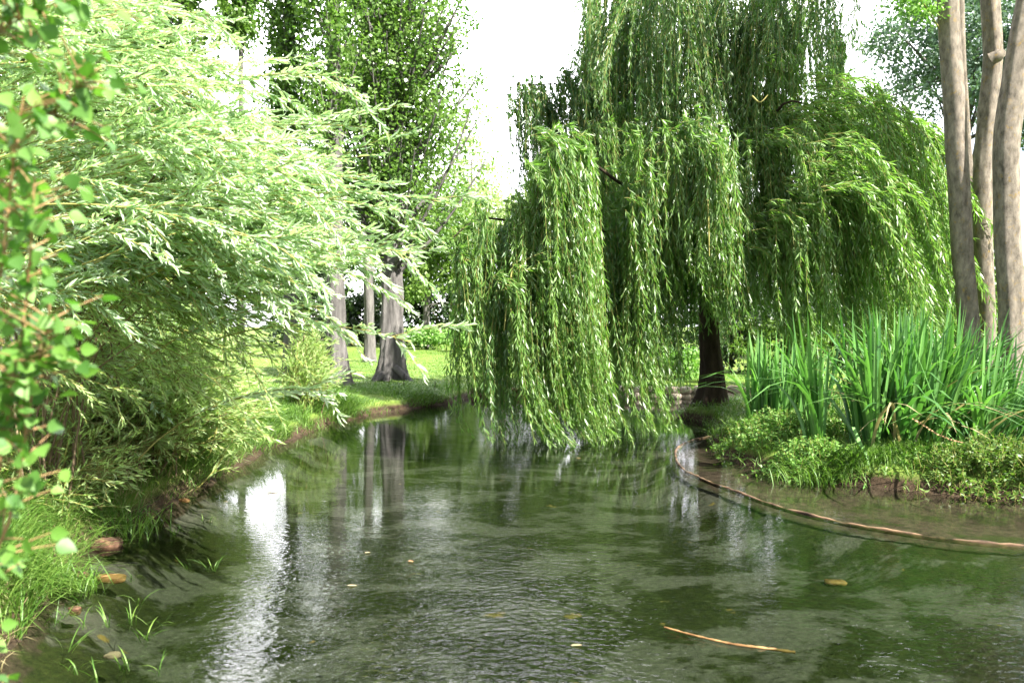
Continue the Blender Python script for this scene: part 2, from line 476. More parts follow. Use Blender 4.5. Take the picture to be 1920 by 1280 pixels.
# ------------------------------------------------------------------ water
def water_mat():
    m, t, p, l = newmat('water')
    t.nodes.remove(p)
    g = t.nodes.new('ShaderNodeNewGeometry')
    mp = t.nodes.new('ShaderNodeMapping'); mp.inputs['Scale'].default_value = (.85, 1.3, 1); mp.inputs['Rotation'].default_value = (0, 0, .15)
    l(g.outputs['Position'], mp.inputs[0])
    def noise(sc, det, vec):
        n = t.nodes.new('ShaderNodeTexNoise'); n.inputs['Scale'].default_value = sc; n.inputs['Detail'].default_value = det
        n.inputs['Roughness'].default_value = .5; n.inputs['Distortion'].default_value = .25
        l(vec, n.inputs['Vector']); return n.outputs['Fac']
    fine = noise(20, 2, mp.outputs[0]); mid = noise(3.2, 2, mp.outputs[0]); big = noise(.55, 2, g.outputs['Position'])
    r = t.nodes.new('ShaderNodeMapRange'); r.inputs[1].default_value = .35; r.inputs[2].default_value = .6
    r.inputs[3].default_value = .35; r.inputs[4].default_value = 1; l(big, r.inputs[0])
    mu = t.nodes.new('ShaderNodeMath'); mu.operation = 'MULTIPLY'; l(fine, mu.inputs[0]); l(r.outputs[0], mu.inputs[1])
    ad = t.nodes.new('ShaderNodeMath'); ad.operation = 'MULTIPLY_ADD'; l(mid, ad.inputs[0]); ad.inputs[1].default_value = .2; l(mu.outputs[0], ad.inputs[2])
    sx = t.nodes.new('ShaderNodeSeparateXYZ'); l(g.outputs['Position'], sx.inputs[0])
    ry = t.nodes.new('ShaderNodeMapRange'); ry.inputs[1].default_value = 6.8; ry.inputs[2].default_value = 4.0
    ry.inputs[3].default_value = .0030; ry.inputs[4].default_value = .025; l(sx.outputs[1], ry.inputs[0])
    rx = t.nodes.new('ShaderNodeMapRange'); rx.inputs[1].default_value = -1.05; rx.inputs[2].default_value = -.3
    rx.inputs[3].default_value = .16; rx.inputs[4].default_value = 1; l(sx.outputs[0], rx.inputs[0])
    rq = t.nodes.new('ShaderNodeMapRange'); rq.inputs[1].default_value = .3; rq.inputs[2].default_value = 1.0
    rq.inputs[3].default_value = 1; rq.inputs[4].default_value = .25; l(sx.outputs[0], rq.inputs[0])
    rz = t.nodes.new('ShaderNodeMath'); rz.operation = 'MULTIPLY'; l(rq.outputs[0], rz.inputs[0]); l(rx.outputs[0], rz.inputs[1])
    rm = t.nodes.new('ShaderNodeMath'); rm.operation = 'MULTIPLY'; l(ry.outputs[0], rm.inputs[0]); l(rz.outputs[0], rm.inputs[1])
    bp = t.nodes.new('ShaderNodeBump'); bp.inputs['Strength'].default_value = 1; l(rm.outputs[0], bp.inputs['Distance'])
    l(ad.outputs[0], bp.inputs['Height'])
    fr = t.nodes.new('ShaderNodeFresnel'); fr.inputs['IOR'].default_value = 1.33; l(bp.outputs[0], fr.inputs['Normal'])
    gl = t.nodes.new('ShaderNodeBsdfGlossy'); gl.inputs['Roughness'].default_value = .03; l(bp.outputs[0], gl.inputs['Normal'])
    tr = t.nodes.new('ShaderNodeBsdfTransparent'); pass
    at = t.nodes.new('ShaderNodeAttribute'); at.attribute_name = 'tone'
    cr_ = t.nodes.new('ShaderNodeMixRGB'); cr_.inputs[1].default_value = (.97, .96, .93, 1); cr_.inputs[2].default_value = (.53, .60, .49, 1)
    l(at.outputs['Fac'], cr_.inputs[0]); l(cr_.outputs[0], tr.inputs['Color'])
    ms = t.nodes.new('ShaderNodeMixShader')
    l(fr.outputs[0], ms.inputs[0]); l(tr.outputs[0], ms.inputs[1]); l(gl.outputs[0], ms.inputs[2])
    l(ms.outputs[0], t.nodes['Material Output'].inputs['Surface'])
    return m
wx = np.arange(-9, 13.01, .12); wy = np.arange(-9, 18.6, .12)
WX, WY = np.meshgrid(wx, wy)
dep = np.clip(-ground_z(WX, WY) / .3, 0, 1)          # absorption grows with the depth of the water
nw = len(wx); i = np.arange(len(wy) - 1)[:, None] * nw; j = np.arange(nw - 1)[None]
wq = np.stack([i + j, i + j + 1, i + nw + j + 1, i + nw + j], -1).reshape(-1, 4)
wat = mesh_np('water', np.stack([WX, WY, 0 * WX], -1), [wq], water_mat(), None, dep.ravel(), True)
wat['kind'] = 'structure'

# ------------------------------------------------------------------ strands and foliage generators
def bez(P0, P1, P2, P3, t):
    t = t[..., None]
    P0, P1, P2, P3 = (p[:, None] for p in (P0, P1, P2, P3))
    return (1 - t) ** 3 * P0 + 3 * (1 - t) ** 2 * t * P1 + 3 * (1 - t) * t * t * P2 + t ** 3 * P3

def along(Pp, t):
    """points and tangents at parameters t (S,m) on polylines Pp (S,n,3)"""
    s, n, _ = Pp.shape
    k = np.clip(t, 0, .9999) * (n - 1)
    i = k.astype(int); f = (k - i)[..., None]
    ar = np.arange(s)[:, None]
    a = Pp[ar, i]; b = Pp[ar, i + 1]
    return a * (1 - f) + b * f, nrm(b - a)

def strand_leaves(Pp, per_m, ln, wd, t0=0.0, fwd=.85, side=.45, down=.25, jit=.15):
    s = len(Pp)
    length = np.linalg.norm(np.diff(Pp, axis=1), axis=2).sum(1)
    cnt = np.maximum((length * per_m * (1 - t0)).astype(int), 2)
    idx = np.repeat(np.arange(s), cnt)
    t = ru(0, 1, len(idx)) * (1 - t0) + t0
    B, T = along(Pp[idx], t[:, None]); B = B[:, 0]; T = T[:, 0]
    r = rn(len(idx), 3); sd = nrm(r - (r * T).sum(1, keepdims=True) * T)
    D = nrm(T * fwd + sd * side + np.array([0, 0, -down]) + rn(len(idx), 3) * jit)
    r2 = rn(len(idx), 3)
    Nn = nrm(np.cross(D, np.cross(r2, D)) + 1e-4)
    sc = ru(.7, 1.25, len(idx)) * np.where(t > .9, .75, 1)
    return B, D, Nn, ln * sc, wd * sc * ru(.8, 1.2, len(idx)), idx

def fit_normal(N, up=.0):
    return N

def lobe(root, ridge, bottoms, n, width, per_m=42, wind=(.35, 0), te=(.6, 1.0), ts=(0, .3), bundles=40, ln=.112, wd=.0165,
         name='drooping_foliage', arch=.25, mat='weep', tone=(0, 1), spread=.05, npts=9, bulge=.25, zmin=.03):
    R = np.array([P(*r) for r in ridge]); Bm = np.array([P(*b) for b in bottoms])
    ub = ru(0, 1, bundles); gb = ru(-1, 1, bundles); tb = te[0] + (te[1] - te[0]) * ru(0, 1, bundles) ** .8; fb = rng.uniform(0, 1, bundles)
    k = rng.integers(0, bundles, n)
    u = np.clip(ub[k] + rn(n) * spread * .5, 0, 1); g = np.clip(gb[k] + rn(n) * .10, -1.15, 1.15)
    P0 = interp(u, R); P3 = interp(u, Bm)
    bo = rn(bundles, 3) * np.array([.16, .15, .17]); be = rn(bundles, 3) * np.array([.16, .15, .10])
    P0 = P0 + bo[k] + np.stack([rn(n) * .08, g * width, -arch * g * g * width + rn(n) * .07], 1)
    P3 = P3 + be[k] * np.array([1, 1, 0])
    P3 = P3 + np.stack([rn(n) * .10, g * width * 1.25, rn(n) * .06], 1)
    ext = P3 - P0; H = np.linalg.norm(ext, axis=1, keepdims=True)
    hor = ext * np.array([1, 1, 0])
    P1 = P0 + hor * bulge + np.array([0, 0, 1]) * H * .10 * ru(.3, 1.4, n)[:, None] + np.array([wind[0] * .15, wind[1], 0]) + rn(n, 3) * .05
    P2 = P3 - hor * .25 + np.array([0, 0, 1]) * H * .38 + np.array([-wind[0] * .3, 0, 0]) + rn(n, 3) * .06
    t0 = ru(ts[0], ts[1], n) * (rng.uniform(size=n) < .7)
    t1 = np.clip(tb[k] + rn(n) * .10, .3, 1.04)
    tt = t0[:, None] + (t1 - t0)[:, None] * np.linspace(0, 1, npts)[None]
    Pp = bez(P0, P1, P2, P3, tt)
    ph = ru(0, 6.28, n)[:, None]; q_ = np.linspace(0, 1, npts)[None]
    Pp[..., 0] += .03 * np.sin(q_ * 7 + ph) * q_; Pp[..., 1] += .04 * np.sin(q_ * 6 + ph * 2) * q_
    Pp[..., 2] = np.maximum(Pp[..., 2], zmin)
    B, D, Nn, l_, w_, idx = strand_leaves(Pp, per_m * 1.25, ln, wd)
    keep = B[:, 2] > .02
    tn = np.clip(tone[0] + (tone[1] - tone[0]) * (.5 * fb[k][idx] + .5 * ru(0, 1, len(idx))), 0, 1)  # tone range per lobe: sunlit lobes coloured lighter, shaded ones darker
    o = leaves(name, B[keep], D[keep], Nn[keep], l_[keep], w_[keep], M[mat], root, 'rhomb', tn[keep])
    tubes('twigs', Pp, np.linspace(.005, .0015, npts)[None].repeat(n, 0), M['wtwig'], o, 3)
    return o

def limb(root, pts, r0, r1, mat, n=14, k=8, name='limb'):
    return tubes(name, smooth_path(pts, n)[None], np.linspace(r0, r1, n)[None], M[mat], root, k)

# ------------------------------------------------------------------ the weeping willow
wb = np.array([3.30, 13.2, -.05])
ww = root_empty('weeping_willow', wb, 'large weeping willow whose drooping green branches trail in the water', 'tree')
trunk('trunk', [wb, wb + (.02, 0, .5), P(1332, 640, 13.2), P(1330, 520, 13.15), P(1335, 400, 13.1), P(1345, 280, 13.1)], [.19, .165, .155, .15, .14, .11], M['barkwil'], ww, 48, 70, 1.4, 5, .05, 3, .05)
J = P(1333, 480, 13.15)
for pts, r0 in (
    ([J, P(1260, 400, 12.4), P(1165, 345, 11.2), P(1100, 300, 10.5), P(1030, 287, 10.2)], .08),
    ([J, P(1200, 440, 12), P(1080, 430, 11), P(980, 418, 10.6), P(900, 410, 10.4), P(850, 445, 10.4)], .06),
    ([J, P(1320, 330, 12.3), P(1300, 260, 11.2), P(1280, 246, 10.9)], .07),
    ([J, P(1400, 330, 12.4), P(1440, 240, 11.6), P(1480, 190, 11), P(1560, 215, 10.9)], .08),
    ([J, P(1430, 420, 12.2), P(1520, 345, 11), P(1600, 350, 10.6)], .07),
    ([P(1345, 290, 13.1), P(1300, 120, 13), P(1240, -60, 13), P(1180, -150, 13)], .09),
    ([P(1345, 290, 13.1), P(1400, 100, 13.1), P(1430, -80, 13.1), P(1500, -140, 13.2)], .09),
    ([P(1320, 220, 13.1), P(1200, 190, 13), P(1080, 160, 12.9), P(960, 160, 12.8)], .05),
    ([J, P(1480, 380, 14), P(1600, 300, 14.4), P(1700, 320, 14.6)], .07),
    ([J, P(1250, 350, 14.5), P(1150, 260, 15), P(1080, 280, 15.2)], .06)):
    limb(ww, pts, r0 * .5, .008, 'barkwil')
for pts in ([P(990, 500, 10.0), P(965, 490, 9.9), P(952, 560, 9.8), P(945, 620, 9.8)], [P(1010, 478, 10.0), P(975, 500, 9.85), P(975, 590, 9.8), P(985, 650, 9.8)],
            [P(1410, 180, 10.8), P(1425, 192, 10.8), P(1440, 178, 10.8)], [P(1325, 310, 10.4), P(1328, 400, 10.3), P(1330, 480, 10.3)], [P(1180, 330, 11), P(1215, 280, 10.9), P(1260, 262, 10.8)]):
    limb(ww, pts, .014, .006, 'twigy', 10, 6, 'bare_branch')
# left outermost curtain
lobe(ww, [(985, 425, 10.5), (930, 408, 10.4), (880, 425, 10.4), (842, 462, 10.4)], [(1010, 780, 10.4), (950, 805, 10.4), (915, 818, 10.4), (880, 818, 10.4)], 120, .40, 42, wind=(.7, 0), bundles=14, spread=.05, te=(.75, 1))
# front left curtain trailing in the water
lobe(ww, [(1165, 350, 11.0), (1110, 305, 10.5), (1045, 286, 10.2), (1010, 312, 10.2), (985, 400, 10.1)], [(1265, 780, 11.0), (1215, 815, 10.5), (1150, 826, 10.3), (1080, 826, 10.2), (1010, 822, 10.1)], 460, .55, 42, wind=(1.3, 0), bundles=30, te=(.55, 1.0), tone=(.35, 1))
lobe(ww, [(1000, 480, 9.95), (965, 495, 9.85), (945, 570, 9.8)], [(1120, 800, 10.0), (1080, 822, 10.0), (1020, 828, 9.9)], 200, .22, 44, wind=(1.3, 0), bundles=14, te=(.8, 1), tone=(.4, 1))
# inner curtain left of the trunk
lobe(ww, [(1150, 400, 12.2), (1200, 360, 12.2), (1260, 380, 12.3), (1310, 440, 12.5)], [(1150, 800, 11.9), (1200, 800, 11.6), (1240, 690, 12.2), (1290, 600, 12.2)], 330, .7, 38, bundles=26, te=(.6, 1))
# centre front lobe
lobe(ww, [(1170, 345, 11.2), (1230, 258, 10.9), (1300, 246, 10.8), (1355, 300, 10.8), (1392, 380, 10.9)], [(1190, 560, 11.1), (1250, 590, 10.9), (1320, 520, 10.7), (1410, 640, 10.7), (1450, 620, 10.8)], 440, .6, 42, wind=(.8, 0), bundles=36, te=(.55, 1), tone=(.1, 1))
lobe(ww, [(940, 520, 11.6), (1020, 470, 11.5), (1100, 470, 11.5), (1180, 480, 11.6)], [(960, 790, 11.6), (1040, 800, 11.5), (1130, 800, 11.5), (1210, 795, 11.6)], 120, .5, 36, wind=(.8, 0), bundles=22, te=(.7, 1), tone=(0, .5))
# upper left ledge
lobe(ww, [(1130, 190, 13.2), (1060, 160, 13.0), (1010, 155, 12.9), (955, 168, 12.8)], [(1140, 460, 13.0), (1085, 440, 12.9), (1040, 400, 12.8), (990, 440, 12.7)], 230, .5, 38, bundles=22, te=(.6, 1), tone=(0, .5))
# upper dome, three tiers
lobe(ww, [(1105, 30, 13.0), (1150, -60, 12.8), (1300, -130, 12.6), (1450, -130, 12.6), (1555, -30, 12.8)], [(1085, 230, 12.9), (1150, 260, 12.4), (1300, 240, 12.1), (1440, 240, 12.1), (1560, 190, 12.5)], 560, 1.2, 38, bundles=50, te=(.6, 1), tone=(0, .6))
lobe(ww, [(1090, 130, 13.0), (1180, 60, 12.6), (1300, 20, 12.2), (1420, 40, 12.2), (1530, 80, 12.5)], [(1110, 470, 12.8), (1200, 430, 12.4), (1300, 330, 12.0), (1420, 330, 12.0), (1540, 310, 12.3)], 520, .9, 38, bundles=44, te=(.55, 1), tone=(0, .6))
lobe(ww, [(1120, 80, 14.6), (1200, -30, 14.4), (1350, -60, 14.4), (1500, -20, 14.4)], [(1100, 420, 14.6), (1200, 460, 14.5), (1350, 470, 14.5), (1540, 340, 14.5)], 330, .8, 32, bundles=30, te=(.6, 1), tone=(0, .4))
# right hand mound, swept to the right, leaf tone lightened to look sunlit
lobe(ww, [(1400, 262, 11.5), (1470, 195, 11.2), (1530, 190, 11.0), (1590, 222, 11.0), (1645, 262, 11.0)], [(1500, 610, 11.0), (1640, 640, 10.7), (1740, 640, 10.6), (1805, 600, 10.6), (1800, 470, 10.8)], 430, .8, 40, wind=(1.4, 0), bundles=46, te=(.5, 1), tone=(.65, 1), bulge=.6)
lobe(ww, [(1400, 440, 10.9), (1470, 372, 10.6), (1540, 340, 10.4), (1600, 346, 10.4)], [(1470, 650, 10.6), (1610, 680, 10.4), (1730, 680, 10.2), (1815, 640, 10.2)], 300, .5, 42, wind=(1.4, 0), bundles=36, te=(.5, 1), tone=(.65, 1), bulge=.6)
lobe(ww, [(1350, 330, 11.5), (1420, 250, 11.3), (1470, 240, 11.2), (1530, 300, 11.1)], [(1420, 600, 11.2), (1480, 620, 11.1), (1540, 600, 11), (1600, 600, 11)], 200, .5, 42, wind=(.9, 0), bundles=26, te=(.45, 1), tone=(.2, .9))
# loose tresses bridging the lobes
lobe(ww, [(1120, 260, 12.0), (1200, 180, 11.8), (1280, 150, 11.7), (1380, 160, 11.7), (1450, 150, 11.8)], [(1160, 520, 12.0), (1230, 460, 11.6), (1320, 420, 11.5), (1430, 400, 11.5), (1520, 420, 11.6)], 320, .5, 40, wind=(.6, 0), bundles=34, te=(.4, 1), tone=(.1, .9))
lobe(ww, [(1090, 420, 11.2), (1160, 400, 11.2), (1230, 420, 11.3), (1290, 440, 11.5)], [(1180, 780, 11.0), (1220, 700, 11.1), (1275, 590, 11.2), (1320, 540, 11.4)], 240, .4, 40, wind=(.8, 0), bundles=24, te=(.45, 1), tone=(.1, .8))
lobe(ww, [(1540, 60, 12.6), (1570, 150, 12.4), (1600, 230, 12.2), (1680, 290, 12.0)], [(1580, 330, 12.4), (1640, 420, 12.2), (1720, 480, 12.0), (1780, 500, 12.0)], 160, .5, 40, wind=(.9, 0), bundles=22, te=(.45, 1), tone=(.1, .8))
# the far side of the crown
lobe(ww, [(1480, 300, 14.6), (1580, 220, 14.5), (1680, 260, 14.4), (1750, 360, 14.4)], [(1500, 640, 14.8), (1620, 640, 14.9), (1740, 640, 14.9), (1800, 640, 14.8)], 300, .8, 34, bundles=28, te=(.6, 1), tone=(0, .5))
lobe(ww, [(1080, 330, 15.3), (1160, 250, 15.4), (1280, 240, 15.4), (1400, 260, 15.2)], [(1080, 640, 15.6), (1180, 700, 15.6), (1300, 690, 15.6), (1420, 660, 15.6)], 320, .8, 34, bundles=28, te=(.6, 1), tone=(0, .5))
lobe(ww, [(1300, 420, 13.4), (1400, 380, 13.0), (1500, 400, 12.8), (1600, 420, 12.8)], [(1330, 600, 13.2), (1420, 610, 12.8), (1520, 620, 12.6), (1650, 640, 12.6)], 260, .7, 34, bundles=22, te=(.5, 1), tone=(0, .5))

# ------------------------------------------------------------------ silver willow shrub on the left bank
def shoots(P0, P3, arch, npts=10, sag=.0):
    n = len(P0)
    ext = P3 - P0; H = np.linalg.norm(ext, axis=1, keepdims=True)
    P1 = P0 + ext * .33 + np.array([0, 0, 1]) * H * arch + rn(n, 3) * .06
    P2 = P0 + ext * .70 + np.array([0, 0, 1]) * H * (arch * .8 + sag) + rn(n, 3) * .05
    return bez(P0, P1, P2, P3, np.linspace(0, 1, npts)[None].repeat(n, 0))

def side_twigs(Pp, per, lmin, lmax, t0=.3, npts=5, fwd=.8, droop=.15, bias=(0, 0, 0)):
    s = len(Pp)
    idx = np.repeat(np.arange(s), per)
    B, T = along(Pp[idx], ru(t0, .97, len(idx))[:, None]); B = B[:, 0]; T = T[:, 0]
    r = rn(len(idx), 3); sd = nrm(r - (r * T).sum(1, keepdims=True) * T)
    D = nrm(T * fwd + sd * .6 + np.array(bias))
    ln = ru(lmin, lmax, len(idx))
    q_ = np.linspace(0, 1, npts)[None, :, None]
    return B[:, None] + D[:, None] * ln[:, None, None] * q_ + np.array([0, 0, -1.0]) * droop * ln[:, None, None] * q_ ** 2

def willow_shrub(name, base, label, P0, P3, arch, mat, ln, wd, per_m, twig_n, stems, shape='lance', cat='shrub', twl=(.2, .5), t0=.25, stem_r=.022):
    rt = root_empty(name, base, label, cat)
    Pp = shoots(P0, P3, arch)
    n = len(Pp)
    tw = side_twigs(Pp, twig_n, twl[0], twl[1], t0, bias=(.35, 0, -.02))
    a = strand_leaves(Pp, per_m, ln, wd, t0, 1.0, .36, .05, .10)
    b = strand_leaves(tw, per_m, ln, wd, .05, 1.0, .36, .05, .10)
    cat_ = [np.concatenate([x, y]) for x, y in zip(a[:5], b[:5])]
    hv = ru(0, 1, n)
    tone = np.concatenate([hv[a[5]] * .5, hv[b[5] // twig_n] * .5]) + .5 * ru(0, 1, len(cat_[0]))
    ok = cat_[0][:, 2] > .08
    lg = leaf_geo(*[c[ok] for c in cat_], shape)
    lg = (lg[0], lg[1], np.repeat(tone[ok], len(LEAF[shape][0])))
    leafy('foliage', lg, tubes_geo(tw, np.linspace(.004, .0015, 5)[None].repeat(len(tw), 0), 3), M[mat], M['wtwig'], rt)
    tubes('branches', Pp, np.linspace(.006, .002, 10)[None].repeat(n, 0), M['twigy' if mat == 'silver' else 'wtwig'], rt, 4)
    for s_ in stems:
        limb(rt, s_, stem_r, stem_r * .4, 'barkbrown', 14, 7, 'stem')
    return rt

XB = ([-20, 100, 160, 200, 290, 340, 385, 430, 480, 540, 600, 650, 700], [350, 430, 520, 570, 600, 630, 670, 650, 640, 570, 530, 490, 420])
def near_shrub():
    n = 265
    py = np.where(ru(0, 1, n) < .3, ru(-30, 260, n), ru(230, 575, n))
    edge = np.interp(py, *XB)
    fr = np.abs(rn(n)) * 230
    px = np.clip(edge - fr + rn(n) * 20, 90, 900)
    d = ru(4.3, 6.2, n)
    P3 = P(px, py, d)
    ln = ru(260, 620, n)
    dy = np.where(py < 420, ru(10, 190, n), ru(-150, 90, n))
    P0 = P(px - ln, py + dy, d + ru(0, 1.4, n))
    tips = [(860, 385, 4.4), (790, 478, 4.4), (775, 470, 4.6), (770, 642, 4.5), (700, 330, 4.8), (715, 290, 4.9), (690, 185, 5), (665, 150, 5), (640, 740, 4.8), (640, 480, 4.5), (680, 360, 4.7), (620, 575, 4.6), (740, 345, 4.6), (690, 240, 5), (655, 430, 4.4), (760, 400, 4.5), (725, 500, 4.5), (600, 430, 4.3)]
    T3 = P(*np.array(tips).T)
    T0 = P(np.array([t[0] - 380 for t in tips]), np.array([t[1] + 60 + 60 * ((i * 7) % 3 - 1) for i, t in enumerate(tips)]), np.array([t[2] + .8 for t in tips]))
    P3 = np.concatenate([P3, T3]); P0 = np.concatenate([P0, T0])
    base = np.array([-3.5, 6.4, .35])
    base[2] = ground_z(base[0], base[1])
    stems = []
    for k in range(11):
        b0 = base + np.array([rng.normal() * .25, rng.normal() * .35, -.05])
        e = P(ru(40, 420), ru(120, 620), ru(5, 6.6))
        stems.append([b0, b0 * .55 + e * .45 + np.array([-.25, 0, .45]), e])
    willow_shrub('silver_willow', base, 'silvery willow shrub on the left bank with long pale twigs reaching out over the water', P0, P3, .10, 'silver', .085, .0135, 56, 4, stems, twl=(.2, .6), stem_r=.014)
near_shrub()

def hanging_willow():
    n = 85
    py = ru(545, 770, n)
    px = 90 + (ru(0, 1, n) ** .8) * (np.interp(py, [545, 650, 740, 830], [610, 560, 480, 330]) - 90)
    d = ru(4.7, 5.8, n)
    P3 = P(px, py, d)
    P3[:, 2] = np.maximum(P3[:, 2], .25)
    P0 = P(px - ru(160, 380, n), py - ru(20, 230, n), d + ru(.1, 1.0, n))
    base = np.array([-3.25, 5.5, 0.0]); base[2] = ground_z(base[0], base[1])
    stems = []
    for k in range(16):
        b0 = base + np.array([rng.normal() * .15, rng.normal() * .2, -.03])
        e = P(ru(60, 330), ru(430, 640), ru(5, 6))
        stems.append([b0, b0 * .5 + e * .5 + np.array([-.15, 0, .2]), e])
    willow_shrub('olive_willow', base, 'fine leaved olive willow with yellow twigs drooping below the silvery willow', P0, P3, .05, 'olive', .07, .0105, 60, 4, stems, 'rhomb', twl=(.15, .45), stem_r=.009)
hanging_willow()

def mid_shrub(cx, cy, label, n, mat, h, spread, reach, ln=.085, wd=.014, per_m=45, tw=4, nst=14, lean=(.3, -.1)):
    base = np.array([cx, cy, float(ground_z(cx, cy)) - .02])
    th = ru(0, 6.28, n); rr = np.sqrt(ru(0, 1, n))
    top = base + np.stack([np.cos(th) * rr * spread + lean[0] * h, np.sin(th) * rr * spread + lean[1] * h, h * (1 - .55 * rr ** 2) * ru(.55, 1.05, n)], 1)
    start = base + (top - base) * ru(.25, .55, n)[:, None] + rn(n, 3) * .12
    stems = []
    for k in range(nst):
        b0 = base + np.array([rng.normal() * .14, rng.normal() * .14, 0])
        e = top[k] * .92 + b0 * .08
        stems.append([b0, b0 * .5 + e * .5 + np.array([rng.normal() * .06, 0, .12]), e])
    return willow_shrub('osier_shrub', base, label, start, top, .10, mat, ln, wd, per_m, tw, stems, 'rhomb', 'shrub', (.15, .4), .1, .008)
mid_shrub(-3.6, 8.5, 'bushy osier with a spray of thin brown stems at the grassy water edge', 150, 'olive', 1.4, .65, 0, lean=(.15, -.15))
mid_shrub(-3.25, 7.2, 'olive osier leaning out low over the water with yellow twigs', 170, 'olive', 1.4, .7, 0, lean=(.25, -.15))
mid_shrub(-5.5, 11.8, 'pale olive osier farther along the left bank beside the poplar trunk', 190, 'olive', 2.3, .9, 0, lean=(.1, 0))
mid_shrub(-4.6, 9.8, 'tall green osier at the back of the left bank thicket', 220, 'silver', 3.4, 1.2, 0, .10, .02, lean=(0, -.1))
mid_shrub(-4.1, 6.0, 'low twiggy osier with brown stems under the silvery willow', 110, 'olive', 1.0, .9, 0, .07, .013, 30)
mid_shrub(-3.5, 7.6, 'low pale osier bush leaning over the grass beside the silvery willow', 130, 'olive', 1.15, .7, 0, .075, .014, 40)
mid_shrub(-3.9, 7.0, 'middling osier bush tangled with the base of the silvery willow', 150, 'silver', 1.5, .8, 0, .085, .016, 40)
mid_shrub(-3.35, 5.7, 'brown twiggy brush with few leaves low on the near left bank', 90, 'olive', .7, .55, 0, .065, .012, 30, 4, 24, (.15, -.1))
mid_shrub(-3.5, 6.7, 'tangle of thin brown twigs and small leaves under the silvery willow', 110, 'olive', .85, .6, 0, .065, .012, 30, 4, 24, (.1, -.1))
mid_shrub(-4.2, 7.9, 'brown twiggy brush deeper in the thicket', 110, 'olive', 1.1, .7, 0, .065, .012, 30, 4, 24, (.1, -.1))
mid_shrub(-3.2, 12.3, 'small pale osier in front of the bank poplar trunk', 120, 'olive', 1.35, .4, 0, .08, .014, 40, lean=(.05, 0))
mid_shrub(-5.6, 8.0, 'dense green osier filling the far left of the thicket', 230, 'silver', 3.9, 1.4, 0, .10, .02, lean=(.1, -.1))

# ------------------------------------------------------------------ poplar saplings close to the camera
def sapling(label, stems, leafdens, size, dark=0):
    b = np.array(stems[0][0], float)
    rt = root_empty('poplar_sapling', b, label, 'sapling')
    Pp = np.array([smooth_path(s, 14) for s in stems])
    for k_ in range(len(Pp)):
        tubes('stem', Pp[k_:k_ + 1], np.linspace(.0034, .0014, 14)[None], M['twigr'], rt, 6)
    tw = side_twigs(Pp, leafdens, .02, .11, .04, 4, .4, .1)
    B = tw[:, -1]; n = len(B)
    D = nrm(nrm(tw[:, -1] - tw[:, 0]) + np.array([0, 0, -.7]) + rn(n, 3) * .35)
    N = nrm(np.array([.3, -.6, .5]) + rn(n, 3) * .75)
    B2 = tw[:, 1] + rn(n, 3) * .01; D2 = nrm(rn(n, 3) * .7 + np.array([0, 0, -.35]))
    B = np.concatenate([B, B2]); D = np.concatenate([D, D2]); N = np.concatenate([N, nrm(rn(n, 3))])
    ln = size * ru(.65, 1.15, len(B))
    leafy('foliage', leaf_geo(B, D, N, ln, ln * .92, 'broad'), tubes_geo(tw, np.linspace(.0018, .0008, 4)[None].repeat(len(tw), 0), 4), M['sapling'], M['twigr'], rt)
    return rt
gz = lambda x, y: float(ground_z(x, y))
def stemline(pix):
    pts = [P(p[0] - 45, p[1], p[2]) for p in pix]
    b = pts[0].copy(); b[2] = gz(b[0], b[1]) - .02
    return [b] + pts
sapling('orange stemmed poplar sapling with round leaves in the near left foreground',
        [stemline([(-30, 1250, 1.45), (20, 1010, 1.42), (60, 780, 1.4), (90, 600, 1.38), (105, 420, 1.36), (110, 330, 1.35)]),
         stemline([(-60, 1200, 1.5), (-10, 860, 1.45), (40, 560, 1.4), (60, 400, 1.38), (75, 260, 1.36), (90, 180, 1.35)]),
         stemline([(0, 1270, 1.4), (70, 950, 1.4), (95, 800, 1.4), (110, 700, 1.4), (130, 640, 1.38), (140, 560, 1.37)]),
         stemline([(-120, 1200, 1.6), (-70, 900, 1.6), (-20, 640, 1.58), (20, 480, 1.56), (30, 330, 1.55)])], 90, .034)
sapling('taller poplar sapling with dark glossy leaves filling the top left corner',
        [stemline([(-220, 1100, 1.7), (-160, 600, 1.65), (-80, 250, 1.6), (20, 80, 1.55), (120, 20, 1.5), (240, -20, 1.45)]),
         stemline([(-240, 1100, 1.75), (-200, 500, 1.7), (-120, 150, 1.6), (-20, 0, 1.55), (80, -40, 1.5), (180, -50, 1.5)]),
         stemline([(-160, 1100, 1.6), (-60, 700, 1.55), (20, 400, 1.5), (110, 240, 1.48), (180, 180, 1.46), (215, 130, 1.46)])], 90, .034)

# ------------------------------------------------------------------ trees by pixel column
def clump_leaves(centres, rad, per, ln, squash=.8, outdir=None):
    n = len(centres) * per
    C = np.repeat(centres, per, 0); Rr = np.repeat(rad, per)
    r = nrm(rn(n, 3)) * (ru(0, 1, n) ** .5)[:, None]
    B = C + r * Rr[:, None] * np.array([1, 1, squash])
    D = nrm(r * .5 + rn(n, 3) * .6 + np.array([0, 0, -.25]))
    N = nrm(rn(n, 3) * .8 + np.array([0, 0, .6]) + r * .4)
    l_ = ln * ru(.65, 1.3, n)
    tone = np.repeat(ru(0, 1, len(centres)), per) * .5 + .5 * ru(0, 1, n)
    return B, D, N, l_, tone

